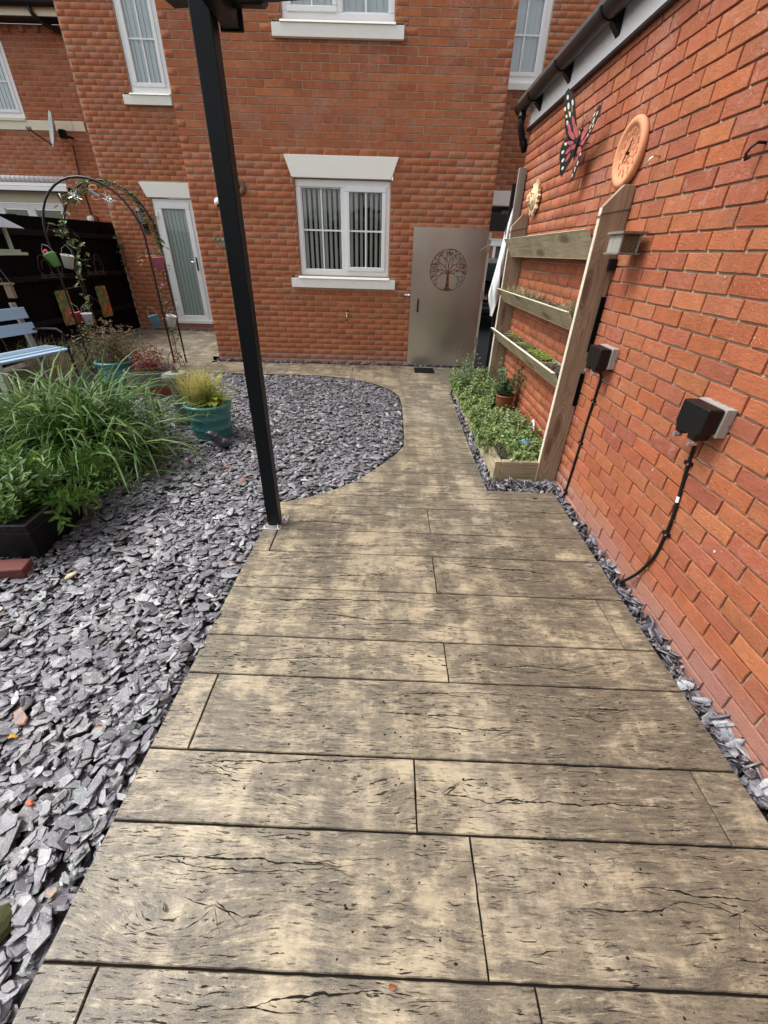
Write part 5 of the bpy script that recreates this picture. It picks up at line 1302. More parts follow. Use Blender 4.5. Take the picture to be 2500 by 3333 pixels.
# ================================================================== BLACK FENCE
fx = -5.40
fe = thing('black_fence', 'black stained close board garden fence with three rails on the left', 'fence', (fx, 5.2, 0))
yy = -.6; i = 0
while yy < 4.5:
    w = .125; z1 = 1.80 + (yy + .6) * .012; k = MB(); tilt = .010 if i % 2 else .0
    k.box((-.012 - .012 * (i % 2), yy - .012, .03), (.004 - .012 * (i % 2), yy + w - .006, z1)); k.rnd(random.random()); k.obj('fence_board', WOODBLK, fe, .002); yy += w - .004; i += 1
yy_end = yy
for z in (.40, 1.0, 1.585): bx('rail', (.006, -.6, z), (.055, 4.40, z + .075), WOODBLKH, fe, .008)
for y in (.1, 1.95, 4.30): bx('fence_post', (-.13, y, 0), (-.03, y + .1, 1.84), WOODBLK, fe, .004)
bx('gravel_board', (-.03, -.6, .0), (.01, 4.42, .15), WOODBLKH, fe)
bx('end_post', (-.03, 4.30, 0), (.06, 4.36, 1.76), WOODBLK, fe, .004)
def poppy_panel(y, z, label):
    o = thing('poppy_picture', label, 'picture', (fx + .06, y, z), 0, 'poppy pictures on the fence')
    t = MATS.get('poppy_print')
    if t is None:
        q = NT('poppy_print'); p = q.pos('object'); c = q.voro(q.mapv(p, (1, 9, 7)), 1.5, 'F1', 'Color'); sx = q.new('ShaderNodeSeparateColor'); q.set(sx.inputs[0], c)
        d = q.voro(q.mapv(p, (1, 9, 7)), 1.5); n = q.noise(p, 26, 4, .7, .6)
        green = q.ramp(n, [(.3, (.02, .05, .02)), (.5, (.08, .16, .05)), (.7, (.30, .32, .14))]); red = q.ramp(n, [(.3, (.30, .03, .02)), (.5, (.62, .10, .04)), (.72, (.80, .25, .10))])
        t = q.fin(q.mix(q.math('MULTIPLY', q.step(d, .62, .42), q.step(sx.outputs[0], .35, .42)), green, red), .35); MATS['poppy_print'] = t
    k = MB(); k.prism([(-.145, -.255), (.145, -.255), (.155, -.24), (.155, .24), (.145, .255), (-.145, .255), (-.155, .24), (-.155, -.24)], 0, .008, lambda a, b, tt: (tt, a, b)); k.obj('panel', t, o)
    bx('hanger', (-.003, -.01, .25), (.009, .01, .30), IRON, o)
poppy_panel(7.47, .60, 'weathered poppy picture panel on the black fence, the one nearer the bench')
poppy_panel(8.53, .60, 'weathered poppy picture panel on the black fence, the one nearer the house')
for y, lab in ((7.42, 'rusty iron scroll ornament on the black fence above the poppy picture nearer the bench'), (8.55, 'rusty iron scroll ornament on the black fence above the poppy picture nearer the house')):
    so = thing('scroll_ornament', lab, 'ornament', (fx + .068, y, 1.04), 0, 'iron scrolls on the fence'); k = MB()
    for s_ in (-1, 1):
        k.tube([(0, s_ * (.18 + .14 * math.sin(t) * 1.0) if False else s_ * (.09 + .09 * math.cos(t)), .12 + .14 * math.sin(t) * (1 - t / 12)) for t in np.linspace(0, 5.2, 22)], .006, 5)
        k.tube([(0, s_ * .2, 0), (0, s_ * .26, .13), (0, s_ * .2, .28), (0, s_ * .1, .31), (0, s_ * .03, .24)], .006, 5)
    k.tube([(0, -.3, 0), (0, .3, 0)], .007, 5); k.obj('scrollwork', RUST, so)
    for j in (-.2, 0, .2):
        f = MB()
        for a in (0.6, 1.57, 2.5): flat_leaf(f, (0, j, .0), (0, math.cos(a), math.sin(a)), (1, 0, 0), .09, .035)
        f.obj('leaf', RUST, so)
# trailing plant and lights at the fence corner
ty = thing('trailing_plant', 'variegated ivy and small lights trailing from the black fence top beside the wall', 'plant', (fx + .08, 9.5, 1.55))
k = MB()
for _ in range(230):
    t = random.random() ** .8; y = random.gauss(-.02 + .12 * t, .12 * (1 - .5 * t)); k.rnd(); flat_leaf(k, (random.uniform(0, .10), y, .12 - .75 * t), rvec(-.9, .4) + Vector((.4, 0, -.3)), (1, 0, 0), .055, .04)
k.obj('leaves', mat_leaf('ivy_leaf', [(.09, .12, .06), (.30, .32, .20), (.05, .07, .035), (.16, .17, .09)]), ty, kind='stuff')
k = MB(); pts = [(.06, -.10 + .01 * i, -.45 - .065 * i) for i in range(10)]; k.tube(pts, .002, 4); k.obj('wire', GREYPL, ty)
for i in range(0, 10, 2): q = MB(); q.blob(pts[i], .012); q.obj('bulb', CLEARG, ty)
for i in range(3): q = MB(); q.blob((.07, .05, -.6 - .1 * i), .010); q.obj('bulb', CLEARG, ty)

# ================================================================== ARCH
ar = thing('garden_arch', 'tall black metal rose arch of two hoops with climbers on its legs', 'arch', (-3.62, 6.0, 0))
def hoop(cx_, y, hw, top):
    sp = top - hw * .98; P = [(cx_ - hw, y, 0)] + [(cx_ - hw, y, z) for z in (.5, 1.0, sp)] + [(cx_ - hw * math.cos(t), y, sp + hw * math.sin(t)) for t in np.linspace(.14, PI - .14, 17)] + [(cx_ + hw, y, z) for z in (sp, 1.0, .5, 0)]
    return P
h1, h2 = hoop(0, 0, .605, 2.14), hoop(-.08, .52, .605, 2.17)
for h in (h1, h2): k = MB(); k.tube(h, .0125, 8); k.obj('hoop', IRON, ar, smooth=True)
for i in (1, 2, 4, 8, 12, 16, 20, 22, 23): k = MB(); k.tube([h1[i], h2[i]], .006, 6); k.obj('rung', IRON, ar)
def leafy(pts, mb, n, jit, L, W):
    for _ in range(n):
        i = random.randrange(len(pts) - 1); t = random.random(); p = Vector(pts[i]).lerp(Vector(pts[i + 1]), t) + rvec(-1, 1) * random.uniform(0, jit); mb.rnd(); quad_leaf(mb, p, rvec(-.8, .5), (0, 0, 1), L * random.uniform(.6, 1.2), W)
cl = thing('climbing_vine', 'sparse green clematis climbing over the black garden arch', 'climber', (-3.62, 6.0, 0))
a, b = MB(), MB()
ctrl = [(-.60, .25, 0), (-.62, .1, .4), (-.56, .3, .8), (-.62, .35, 1.2), (-.55, .5, 1.45), (-.64, .3, 1.62), (-.45, .35, 1.95), (-.2, .4, 2.1), (.1, .45, 2.15), (.35, .5, 2.0), (.5, .5, 1.75), (.53, .5, 1.45)]
b.tube(ctrl, .005, 5); leafy(ctrl[1:], a, 170, .09, .08, .05); leafy(ctrl[6:9], a, 45, .10, .08, .05); leafy(ctrl[4:6], a, 24, .10, .08, .045); leafy(ctrl[-2:], a, 18, .09, .08, .05)
c2 = [(.56, .25, 0), (.52, .3, .25), (.58, .2, .5), (.55, .3, .8), (.52, .4, 1.05), (.6, .3, 1.35)]
b.tube(c2, .006, 5); b.tube([(p[0] - .05, p[1] + .05, p[2]) for p in c2[:4]], .004, 5); leafy(c2[:4], a, 60, .10, .05, .035); leafy(c2[3:], a, 22, .10, .05, .035)
c3 = [(-.60, .0, 0), (-.64, .05, .3), (-.58, .1, .55)]; leafy(c3, a, 60, .15, .06, .04)
for _ in range(26):     # loose tendrils
    i = random.randrange(1, len(ctrl) - 1); p = Vector(ctrl[i]); b.tube([p, p + rvec() * .12, p + rvec() * .2], .0018, 4)
a.obj('leaves', L_VINE, cl, kind='stuff'); b.obj('stems', BARK, cl, kind='stuff')
k = MB()
for j in range(9): k.rnd(); quad_leaf(k, (.50, .42, 1.04), rvec(-.3, 1), (0, 0, 1), .05, .035)
k.obj('flower', PETAL_PURP, cl)
k = MB()
for j in range(14): k.rnd(); quad_leaf(k, (.42 + random.uniform(-.03, .03), .1, 1.36 + random.uniform(-.07, .07)), rvec(-.5, 1), (0, 0, 1), .03, .022)
k.obj('flower', PETAL_CORAL, cl)
# buckets hanging on the arch
BK = 'small metal bucket planters hooked on the garden arch'
def bucket(x, y, z, col, name, label, tilt=0.0, r=.07, h=.14, flowers=None, hang=.12):
    r *= .88; h *= .9; z += .012; col = tuple(.72 * c + .28 * sum(col) / 3 * .8 for c in col)
    o = thing('bucket_planter', label, 'bucket', (x, y, z), 0, BK); o.rotation_euler = (0, tilt, 0)
    mt = plain(name, col, .45, 0, .08)
    k = MB(); k.lathe([(r * .72, 0), (r, h), (r * 1.06, h + .004), (r * 1.0, h + .010), (r * .9, h - .005), (r * .88, h * .8), (0, h * .8)], n=22); k.obj('bucket', mt, o, smooth=True)
    k = MB(); k.lathe([(0, h * .84), (r * .9, h * .84)], n=16, closed=True); k.obj('soil', SOIL, o)
    k = MB(); k.tube([(-r, 0, h), (-r * .8, 0, h + hang * .6), (0, 0, h + hang), (r * .8, 0, h + hang * .6), (r, 0, h)], .0028, 5); k.obj('handle', GREYPL, o)
    k = MB()
    for _ in range(34): k.rnd(); quad_leaf(k, (random.uniform(-r * .7, r * .7), random.uniform(-r * .7, r * .7), h * .85), rvec(.0, 1), (0, 0, 1), .04, .018)
    k.obj('planting', L_VINE if not flowers else L_MINTD, o)
    if flowers:
        for _ in range(3):
            k = MB(); c = Vector((random.uniform(-r, r) * .8, -r * .5, h + .03))
            for j in range(7): k.rnd(); quad_leaf(k, c, rvec(-.2, 1), (0, 0, 1), .03, .024)
            k.obj('flower', flowers, o)
    return o
bucket(-4.20, 5.98, 1.245, (.14, .42, .07), 'lime_enamel', 'lime green bucket with pink flowers hanging on the left leg of the arch', R(-24), .078, .145, PETAL_PINK)
bucket(-4.09, 6.02, 1.225, (.62, .60, .50), 'cream_enamel_pot', 'cream bucket with small leaves tilting forward beside the lime green bucket on the arch', R(12), .078, .15)
bpy.data.objects[-1] if False else None
bucket(-4.285, 6.16, .56, (.48, .02, .02), 'red_enamel', 'red bucket hanging low on the left leg of the arch', R(-6), .072, .14)
bucket(-4.145, 6.14, .545, (.62, .60, .72), 'lilac_enamel', 'pale lilac bucket hanging beside the red one low on the arch', R(2), .072, .15)
bucket(-3.165, 6.08, .555, (.07, .27, .38), 'blue_enamel', 'blue bucket hanging low on the right leg of the arch', R(-14), .074, .15)
bucket(-3.01, 6.14, .555, (.74, .74, .72), 'white_enamel_pot', 'white bucket tilted beside the blue one low on the right leg of the arch', R(14), .072, .145)
bucket(-3.095, 6.22, 1.245, (.72, .20, .04), 'orange_enamel', 'orange bucket hanging high on the right leg of the arch', R(-4), .068, .14)
bucket(-2.985, 6.16, 1.225, (.55, .10, .20), 'pink_enamel', 'pink bucket hanging high on the right leg of the arch beside the orange one', R(-2), .075, .15)
# hanging ornaments under the arch crown
def sparkle(x, z, lab):
    o = thing('wire_ornament', lab, 'hanging ornament', (x, 6.2, z), 0, 'ornaments hanging under the arch'); k = MB()
    for _ in range(34): t = rvec(-1, 1); k.tube([(0, 0, 0), t * .035, t * .065 + rvec(-1, 1) * .03], .0022, 4)
    k.obj('wire_spray', CHROME, o); k = MB(); k.tube([(0, 0, .0), (0, 0, .16)], .002, 4); k.obj('string', IRON, o)
sparkle(-3.84, 1.985, 'silver wire spray ornament hanging under the left of the arch crown'); sparkle(-3.45, 1.97, 'silver wire spray ornament hanging under the right of the arch crown')
be = thing('bee_ornament', 'orange and blue striped dragonfly ornament hanging between the two silver ones under the arch', 'hanging ornament', (-3.60, 6.2, 2.02), 0, 'ornaments hanging under the arch')
STB = plain('blue_grey_bead', (.28, .33, .50), .4); ORG = plain('orange_wire', (.85, .25, .04), .4)
for i in range(6): k = MB(); k.blob((-.045 + i * .017, 0, .022 - i * .010), (.013, .018, .018)); k.obj('bead', STB if i else plain('green_bead', (.10, .25, .20), .4), be, smooth=True)
for s_ in (1, -.8): k = MB(); k.tube([(.0 + math.cos(t) * .045, 0, s_ * .055 + math.sin(t) * .022) for t in np.linspace(0, 2 * PI, 14)], .006, 6); k.obj('wing_loop', ORG, be)
k = MB(); k.tube([(0, 0, .02), (0, 0, .14)], .002, 4); k.obj('string', IRON, be)

# ================================================================== BENCH
bn = thing('garden_bench', 'pale blue slatted garden bench with black metal arm, mostly outside the left of the view', 'bench', (-3.78, 5.12, 0), 0)
ub = Vector((-math.sin(R(14)), -math.cos(R(14)), 0)); vb = Vector((-math.cos(R(14)), math.sin(R(14)), 0))       # ub: along the bench towards the camera, vb: towards the backrest
BMx = Matrix((ub.to_4d(), vb.to_4d(), Vector((0, 0, 1, 0)), (0, 0, 0, 1))).transposed(); BMx[3][3] = 1
bn.rotation_euler = (0, 0, 0)
def bb(name, a, b, mat, bev=.004, rx=0):
    c = (Vector(a) + Vector(b)) / 2; h = (Vector(b) - Vector(a)) / 2; k = MB(); k.rnd(random.random()); k.box(-h, h)
    o = k.obj(name, mat, bn, bev); m = BMx.copy() if False else Matrix(((ub.x, vb.x, 0, 0), (ub.y, vb.y, 0, 0), (0, 0, 1, 0), (0, 0, 0, 1))); o.matrix_local = m @ Matrix.Translation(c) @ Matrix.Rotation(rx, 4, 'X'); return o
for i, z in enumerate((.435, .445, .450, .448)): bb('seat_slat', (.0, .0 + i * .095, z - .012), (1.35, .085 + i * .095, z + .012), BLUEW)
for z in (.60, .755): bb('back_slat', (.02, .395 + (z - .6) * .25, z), (1.35, .413 + (z - .6) * .25, z + .115), BLUEW, rx=R(-10))
bb('back_upright', (.06, .42, 0), (.115, .46, .92), GREYW, rx=R(-8)); bb('back_upright', (1.25, .42, 0), (1.30, .46, .92), GREYW, rx=R(-8))
k = MB(); T = lambda a, b, z: Vector((0, 0, z)) + ub * a + vb * b
k.tube([T(.05, .41, .64), T(.05, .2, .66), T(.05, .04, .665), T(.05, -.02, .63), T(.05, -.03, .45), T(.05, -.03, 0)], .012, 6); k.tube([T(.05, -.03, .42), T(.05, .42, .42), T(.05, .46, 0)], .012, 6); k.obj('arm_frame', IRON, bn)
k = MB(); k.tube([T(1.28, .41, .64), T(1.28, .04, .665), T(1.28, -.03, .45), T(1.28, -.03, 0)], .012, 6); k.obj('arm_frame', IRON, bn)

# ================================================================== BIRD TABLE
bt = thing('bird_table', 'pale green painted wooden bird table with slate roof at the left edge of the view', 'bird table', (-3.50, 4.0, 0))
bx('post', (-.26, -.03, 0), (-.20, .03, 1.40), GREENW, bt, .003); bx('floor', (-.30, -.20, 1.405), (.33, .20, 1.425), GREENW, bt, .003); bx('moulding', (-.28, -.18, 1.426), (.29, .18, 1.445), GREENW, bt, .002)
for i in range(13): bx('lattice_bar', (-.24 + i * .038, -.165, 1.446), (-.24 + i * .038 + .012, -.158, 1.495), GREENW, bt)
bx('rail', (-.26, -.17, 1.495), (.25, -.155, 1.507), GREENW, bt)
for a, b in ((-.25, -.165), (.23, -.165), (-.25, .155), (.23, .155)): bx('roof_post', (a - .008, b - .008, 1.445), (a + .014, b + .014, 1.61), GREENW, bt)
for a, b in ((.225, -.165), (-.245, -.165)):
    k = MB(); s_ = -1 if a > 0 else 1; k.tube([(a, b, 1.545), (a + s_ * .03, b, 1.585), (a + s_ * .09, b, 1.605)], .009, 6); k.obj('bracket', GREENW, bt)
k = MB(); k.prism([(-.36, 1.60), (.34, 1.60), (.06, 1.78), (-.08, 1.78)], -.25, .25, lambda a, b, t: (a, t * (1 - (b - 1.6) * 3.2), b)); k.obj('roof', plain('felt_roof', (.17, .17, .20), .7, 0, .25, 20, bump=.4), bt)
k = MB(); k.prism([(-.02, 1.27), (.03, 1.27), (.045, 1.34), (.12, 1.40), (-.02, 1.40)], -.02, .02, lambda a, b, t: (a + .10, t, b)); k.obj('brace', GREENW, bt, .003)
fdr = thing('hanging_feeder', 'small wooden bird feeder hanging on two strings from the bird table', 'bird feeder', (-3.265, 3.95, 1.09))
bx('block', (-.02, -.02, 0), (.032, .02, .10), WOOD, fdr, .002); bx('roof', (-.036, -.03, .10), (.045, .03, .116), WOOD, fdr, .002)
for s_ in (-.03, .035): k = MB(); k.tube([(s_, 0, .116), (s_ * .2 - .04, 0, .27)], .002, 4); k.obj('string', plain('jute_string', (.35, .28, .2), .8), fdr)

# ================================================================== POTS ON THE SLATE
def ridged_pot(name, label, x, y, r, h, mat=TURQ, grp=None):
    o = thing(name, label, 'plant pot', (x, y, -.01), 0, grp); P = [(r * .84, 0), (r * .88, h * .05)]
    P += [(r * .87, h * .16), (r * .90, h * .27), (r * .925, h * .30), (r * .885, h * .345), (r * .885, h * .47), (r * .935, h * .58), (r * .965, h * .62), (r * .92, h * .66), (r * .92, h * .78), (r * .985, h * .87), (r * 1.03, h * .92), (r * 1.04, h * .965), (r * 1.0, h), (r * .93, h), (r * .90, h * .93), (r * .88, h * .86)]
    k = MB(); k.lathe(P, n=44, closed=True); k.obj('pot', mat, o, smooth=True); k = MB(); k.lathe([(0, h * .88), (r * .89, h * .88)], n=24, closed=True); k.obj('soil', SOIL, o); return o
fp = ridged_pot('turquoise_pot', 'turquoise ridged pot with lime fern and yellow feather grass on the slate by the post', -1.645, 3.70, .200, .315, grp='turquoise glazed pots')
PT = (-1.60, 3.72, .25)
def fern(mb, c, n, L0, up):
    for _ in range(n):
        az = random.uniform(0, 2 * PI); el = random.uniform(.25, 1.35) if not up else random.uniform(1.0, 1.5); L = L0 * random.uniform(.7, 1.1)
        p = Vector(c); a = el; N = 15; d = None
        for i in range(N):
            d = Vector((math.cos(az) * math.cos(a), math.sin(az) * math.cos(a), math.sin(a))); p2 = p + d * L / N; s = d.cross(Vector((0, 0, 1))).normalized(); t = i / N; w = .062 * math.sin(PI * min(1, .12 + t * .95)) ** .7 * (1 - t * .35)
            mb.rnd()
            if i > 1:
                for sg in (-1, 1): flat_leaf(mb, p, s * sg + d * .45, d.cross(s), w, .014)
            mb.add([p - s * .0015, p + s * .0015, p2 + s * .0012, p2 - s * .0012], [(0, 1, 2, 3)]); p = p2; a -= (.11 if not up else .035)
k = MB(); fern(k, (.07, .0, .27), 34, .25, False); fern(k, (.05, .03, .27), 9, .34, True); k.obj('fern', L_FERN, fp, kind='stuff')
k = MB()
for _ in range(900): k.rnd(); blade(k, (random.gauss(-.08, .045), random.gauss(.0, .03), .26), random.uniform(0, 6.28), random.uniform(1.0, 1.56), random.uniform(.22, .42), .0034, random.uniform(.2, 1.2), 5)
k.obj('feather_grass', L_FEATHER, fp, kind='stuff')
k = MB()
for _ in range(80): k.rnd(); blade(k, (random.gauss(.03, .05), random.gauss(.05, .04), .26), random.uniform(0, 6.28), random.uniform(.5, 1.4), random.uniform(.25, .42), .0040, random.uniform(.5, 1.8), 6)
for _ in range(10): k.rnd(); blade(k, (random.uniform(-.1, .12), -.15, .28), random.uniform(4.2, 5.2), .3, random.uniform(.14, .25), .002, 2.6, 6)
k.obj('loose_grass', mat_leaf('pale_green_grass', [(.16, .20, .06), (.25, .26, .10)]), fp, kind='stuff')
# seal ornament
sl = thing('seal_ornament', 'small dark grey stone seal pup looking left in front of the turquoise pot', 'garden ornament', (-1.47, 3.36, .0)); sl.scale = (1.05,) * 3
me = bpy.data.meshes.new('body'); P = [((.055, .02, .040), .044), ((.025, .01, .05), .050), ((-.005, 0, .075), .040), ((-.024, -.005, .105), .031), ((-.042, -.01, .134), .038), ((-.070, -.015, .130), .024), ((-.090, -.02, .122), .013), ((.085, .03, .030), .026), ((.105, .04, .03), .014)]
me.from_pydata([p for p, r in P], [(0, 1), (1, 2), (2, 3), (3, 4), (4, 5), (5, 6), (0, 7), (7, 8)], []); so_ = link('body', me, sl); me.materials.append(GREYST)
sk = so_.modifiers.new('skin', 'SKIN'); 
for i, (p, r) in enumerate(P): me.skin_vertices[0].data[i].radius = (r, r)
me.skin_vertices[0].data[2].use_root = True
ss = so_.modifiers.new('sub', 'SUBSURF'); ss.levels = 2; ss.render_levels = 2; sk.use_smooth_shade = True
for s_ in (-1, 1):
    k = MB(); k.blob((-.062, -.012 + s_ * .027, .146), .0055); k.obj('eye', BLKPL, sl, smooth=True)
    k = MB(); k.prism([(0, 0), (.05, .01), (.045, .03), (.0, .025)], 0, .010, lambda a, b, t: (-.02 - a * .5, s_ * (.035 + b), .012 + t)); k.obj('flipper', GREYST, sl, .003)
# sundial
sdl = thing('sundial', 'mossy stone pedestal sundial standing between the grass clump and the turquoise pot', 'sundial', (-2.03, 4.0, -.02)); sdl.scale = (.80, .80, 1)
k = MB(); k.lathe([(.15, 0), (.15, .06), (.115, .10), (.095, .16), (.085, .30), (.095, .38), (.125, .42), (.155, .445), (.16, .47), (.155, .49), (.0, .492)], n=28); k.obj('pedestal', STONEG, sdl, smooth=False)
k = MB(); k.lathe([(.0, .492), (.115, .492), (.118, .500), (.110, .504), (.0, .503)], n=28); k.obj('dial_plate', STONEL, sdl); k = MB(); k.prism([(-.045, .504), (.05, .504), (.0, .565), (-.008, .56)], -.004, .004, lambda a, b, t: (a, t, b)); k.obj('gnomon', RUST, sdl)
k = MB(); k.blob((.01, .03, .525), .014); k.obj('pink_marker', plain('pinkish_stone', (.5, .25, .22), .6), sdl)
# barrel planter with red acer
br = thing('round_planter', 'low weathered round planter with dark red leaved plant and a rusty base, behind the sundial', 'planter', (-2.83, 5.05, -.01))
k = MB(); k.lathe([(.27, 0), (.29, .10), (.29, .105)], n=32, closed=True); k.obj('base_band', plain('rusty_band', (.22, .05, .03), .7, 0, .25), br)
k = MB(); k.lathe([(.285, .105), (.295, .18), (.305, .25), (.31, .27), (.285, .27), (.275, .24)], n=32, closed=True); k.obj('bowl', plain('stained_bowl', (.13, .12, .10), .8, 0, .4, 12, bump=.5), br); k = MB(); k.lathe([(0, .24), (.28, .24)], n=24, closed=True); k.obj('soil', SOIL, br)
a, b = MB(), MB()
for _ in range(44):
    d = Vector((random.gauss(0, .55), random.gauss(0, .4), 1)); sprig(a, b, (random.gauss(0, .10), random.gauss(0, .08), .25), d, random.uniform(.12, .30), 5, .038, .014, 3, .002)
a.obj('red_leaves', L_ACER, br, kind='stuff'); b.obj('stems', BARK, br, kind='stuff')
for i, x in enumerate((-.28, .22, -.02)):
    k = MB(); k.tube([(x + .10 * math.cos(t), .18, .27 + .16 * math.sin(t)) for t in np.linspace(PI, 0, 12)], .004, 5); k.tube([(x + .05 * math.cos(t) * (1 - t / 9), .18, .33 + .05 * math.sin(t) * (1 - t / 9)) for t in np.linspace(0, 6, 14)], .0035, 5); k.tube([(x - .1, .18, .27), (x - .1, .18, .05)], .004, 5); k.obj('border_hoop', IRON, br)
# second turquoise pot
bp = ridged_pot('turquoise_pot', 'turquoise pot with dry brown seed heads standing behind the grass clump', -3.32, 5.15, .21, .33, grp='turquoise glazed pots')
k, b, c = MB(), MB(), MB()
for _ in range(130):
    d = Vector((random.gauss(0, .35), random.gauss(0, .35), 1)); pts = sprig(c, b, (random.gauss(0, .08), random.gauss(0, .08), .29), d, random.uniform(.15, .48), 5, .03, .010, 2, .0022)
    for _ in range(4): k.rnd(); quad_leaf(k, pts[-1], rvec(-.3, 1), (0, 0, 1), .045, .012)
for _ in range(200): c.rnd(); blade(c, (random.gauss(0, .1), random.gauss(0, .1), .29), random.uniform(0, 6.28), random.uniform(.6, 1.5), random.uniform(.15, .32), .003, random.uniform(.6, 1.8), 5)
k.obj('seed_heads', L_DRY, bp, kind='stuff'); b.obj('stems', BARK, bp, kind='stuff'); c.obj('dry_leaves', mat_leaf('olive_dry_leaf', [(.20, .19, .07), (.15, .12, .05), (.27, .24, .12), (.12, .13, .05)]), bp, kind='stuff')
# straw grass behind bench
sg = thing('straw_grass', 'straw coloured feather grass tuft growing behind the blue bench', 'plant', (-4.35, 5.55, 0)); k = MB()
for _ in range(330): k.rnd(); blade(k, (random.gauss(-.25 if random.random() < .5 else .12, .12), random.gauss(0, .12), 0), random.uniform(0, 6.28), random.uniform(.9, 1.5), random.uniform(.3, .6), .0035, random.uniform(.3, 1.5), 5)
k.obj('blades', L_STRAW, sg, kind='stuff')
# low border plants under the arch, in front of the fence
lp = thing('border_shrubs', 'low brown and green border plants at the foot of the arch', 'plants', (-4.4, 6.3, 0)); a, b = MB(), MB()
for _ in range(110):
    d = Vector((random.gauss(0, .4), random.gauss(0, .4), 1)); sprig(a, b, (random.gauss(.1, .30), random.gauss(0, .30), 0), d, random.uniform(.10, .45), 5, .05, .026, 2, .0025)
a.obj('leaves', mat_leaf('autumn_shrub_leaf', [(.06, .08, .03), (.10, .08, .035), (.045, .035, .02), (.11, .13, .05), (.08, .04, .025)]), lp, kind='stuff'); b.obj('stems', BARK, lp, kind='stuff')

# ================================================================== BIG STRAP LEAVED CLUMP
ic = thing('grass_clump', 'large clump of arching green strap leaves spreading over the slate', 'plant', (-2.46, 3.05, 0))
def clump(n, cx_, cy_, sp, Lr, wr, elr, dr, azr=(0, 6.283)):
    for _ in range(n):
        k.rnd(); az = random.uniform(*azr); blade(k, (random.gauss(cx_, sp), random.gauss(cy_, sp), 0), az, random.uniform(*elr), random.uniform(*Lr), random.uniform(*wr), random.uniform(*dr), 8, random.uniform(-.8, .8), .06, kink=random.choice([5, 6]) if random.random() < .10 else None)
k = MB()
clump(420, .0, .05, .20, (.65, 1.12), (.013, .022), (.8, 1.45), (1.3, 2.7)); clump(240, .05, -.05, .20, (.65, 1.05), (.012, .020), (.35, .95), (1.0, 2.0)); clump(220, -.35, .2, .22, (.65, 1.05), (.013, .021), (.8, 1.4), (1.2, 2.6))
clump(30, .15, -.05, .15, (.75, 1.05), (.012, .019), (.6, 1.1), (1.5, 2.4), (-1.1, .1))
k.obj('strap_leaves', L_IRIS, ic, kind='stuff')
k = MB(); k.rnd(.3)
for _ in range(90): k.rnd(); blade(k, (random.gauss(0, .25), random.gauss(0, .22), 0), random.uniform(0, 6.28), random.uniform(.2, 1.1), random.uniform(.3, .6), .012, random.uniform(1, 2.4), 6)
k.obj('dead_leaves', mat_leaf('brown_dead_leaf', [(.12, .10, .04), (.20, .17, .07), (.07, .07, .03)]), ic, kind='stuff')

# ================================================================== BLACK TROUGH WITH LANCE LEAVED PLANT
tb = thing('black_trough', 'rectangular black plastic trough of lance leaved plants at the left edge of the slate', 'planter', (-1.88, 1.76, -.02), R(4))
# local frame: -X runs to the left out of view, +Y away
Lx, Ly, Hh = .85, .52, .27
k = MB()
def ringp(z, o): return [(-Lx - o, -.0 - o, z), (.0 + o, -.0 - o, z), (.0 + o, Ly + o, z), (-Lx - o, Ly + o, z)]
vs = ringp(0, -.045) + ringp(.04, -.04) + ringp(Hh - .03, -.006) + ringp(Hh - .03, .012) + ringp(Hh, .015) + ringp(Hh, -.012) + ringp(Hh - .06, -.015)
k.add(vs, [(0, 1, 2, 3)] + [(4 * i + j, 4 * i + (j + 1) % 4, 4 * i + 4 + (j + 1) % 4, 4 * i + 4 + j) for i in range(6) for j in range(4)] + [(24, 25, 26, 27)]); k.obj('trough', BLKPL, tb, .006, seg=3)
k = MB(); k.box((-Lx + .012, .012, Hh - .07), (-.012, Ly - .012, Hh - .05)); k.obj('soil', SOIL, tb)
a, b = MB(), MB()
for _ in range(200):
    x, y = random.uniform(-Lx + .05, -.10), random.uniform(.05, Ly - .04); d = Vector((random.gauss(.15 if x > -.3 else 0, .35), random.gauss(.1, .35), 1)); sprig(a, b, (x, y, Hh - .05), d, random.uniform(.10, .30), random.randint(4, 7), .078, .021, 3, .0022, droop=.25, spread=.75)
for _ in range(22):
    y = random.uniform(.2, Ly); sprig(a, b, (-.06, y, Hh - .03), Vector((random.uniform(.5, 1), random.gauss(.2, .5), random.uniform(.1, .8))), random.uniform(.14, .28), 6, .075, .020, 3, .0022, droop=.7)
for _ in range(60):
    x = random.uniform(-.5, .1); sprig(a, b, (x, Ly, Hh - .03), Vector((random.gauss(.3, .4), random.uniform(.4, 1), random.uniform(.2, .9))), random.uniform(.12, .30), 6, .075, .020, 3, .0022, droop=.5)
a.obj('lance_leaves', L_LANCE, tb, kind='stuff'); b.obj('stems', BARK, tb, kind='stuff')
gp = MB(); gp.prism([(-.06, 0), (.06, 0), (.03, .62), (-.03, .62)], -.03, .03, lambda a, b, t: (a, t, b)); tag(gp.obj('green_stake', GREENP, None, .004, loc=(-2.50, 2.25, -.02)), 'dark green wooden stake standing at the left edge between trough and grass clump', 'stake')
# paver
pv = MB(); pv.box((-.105, -.05, 0), (.105, .05, .062)); o = pv.obj('loose_paver', PAVER, None, .008, seg=3, loc=(-2.005, 1.665, -.01)); o.rotation_euler = (0, R(2), R(12)); tag(o, 'loose dark red block paver lying on the slate in front of the black trough', 'brick')
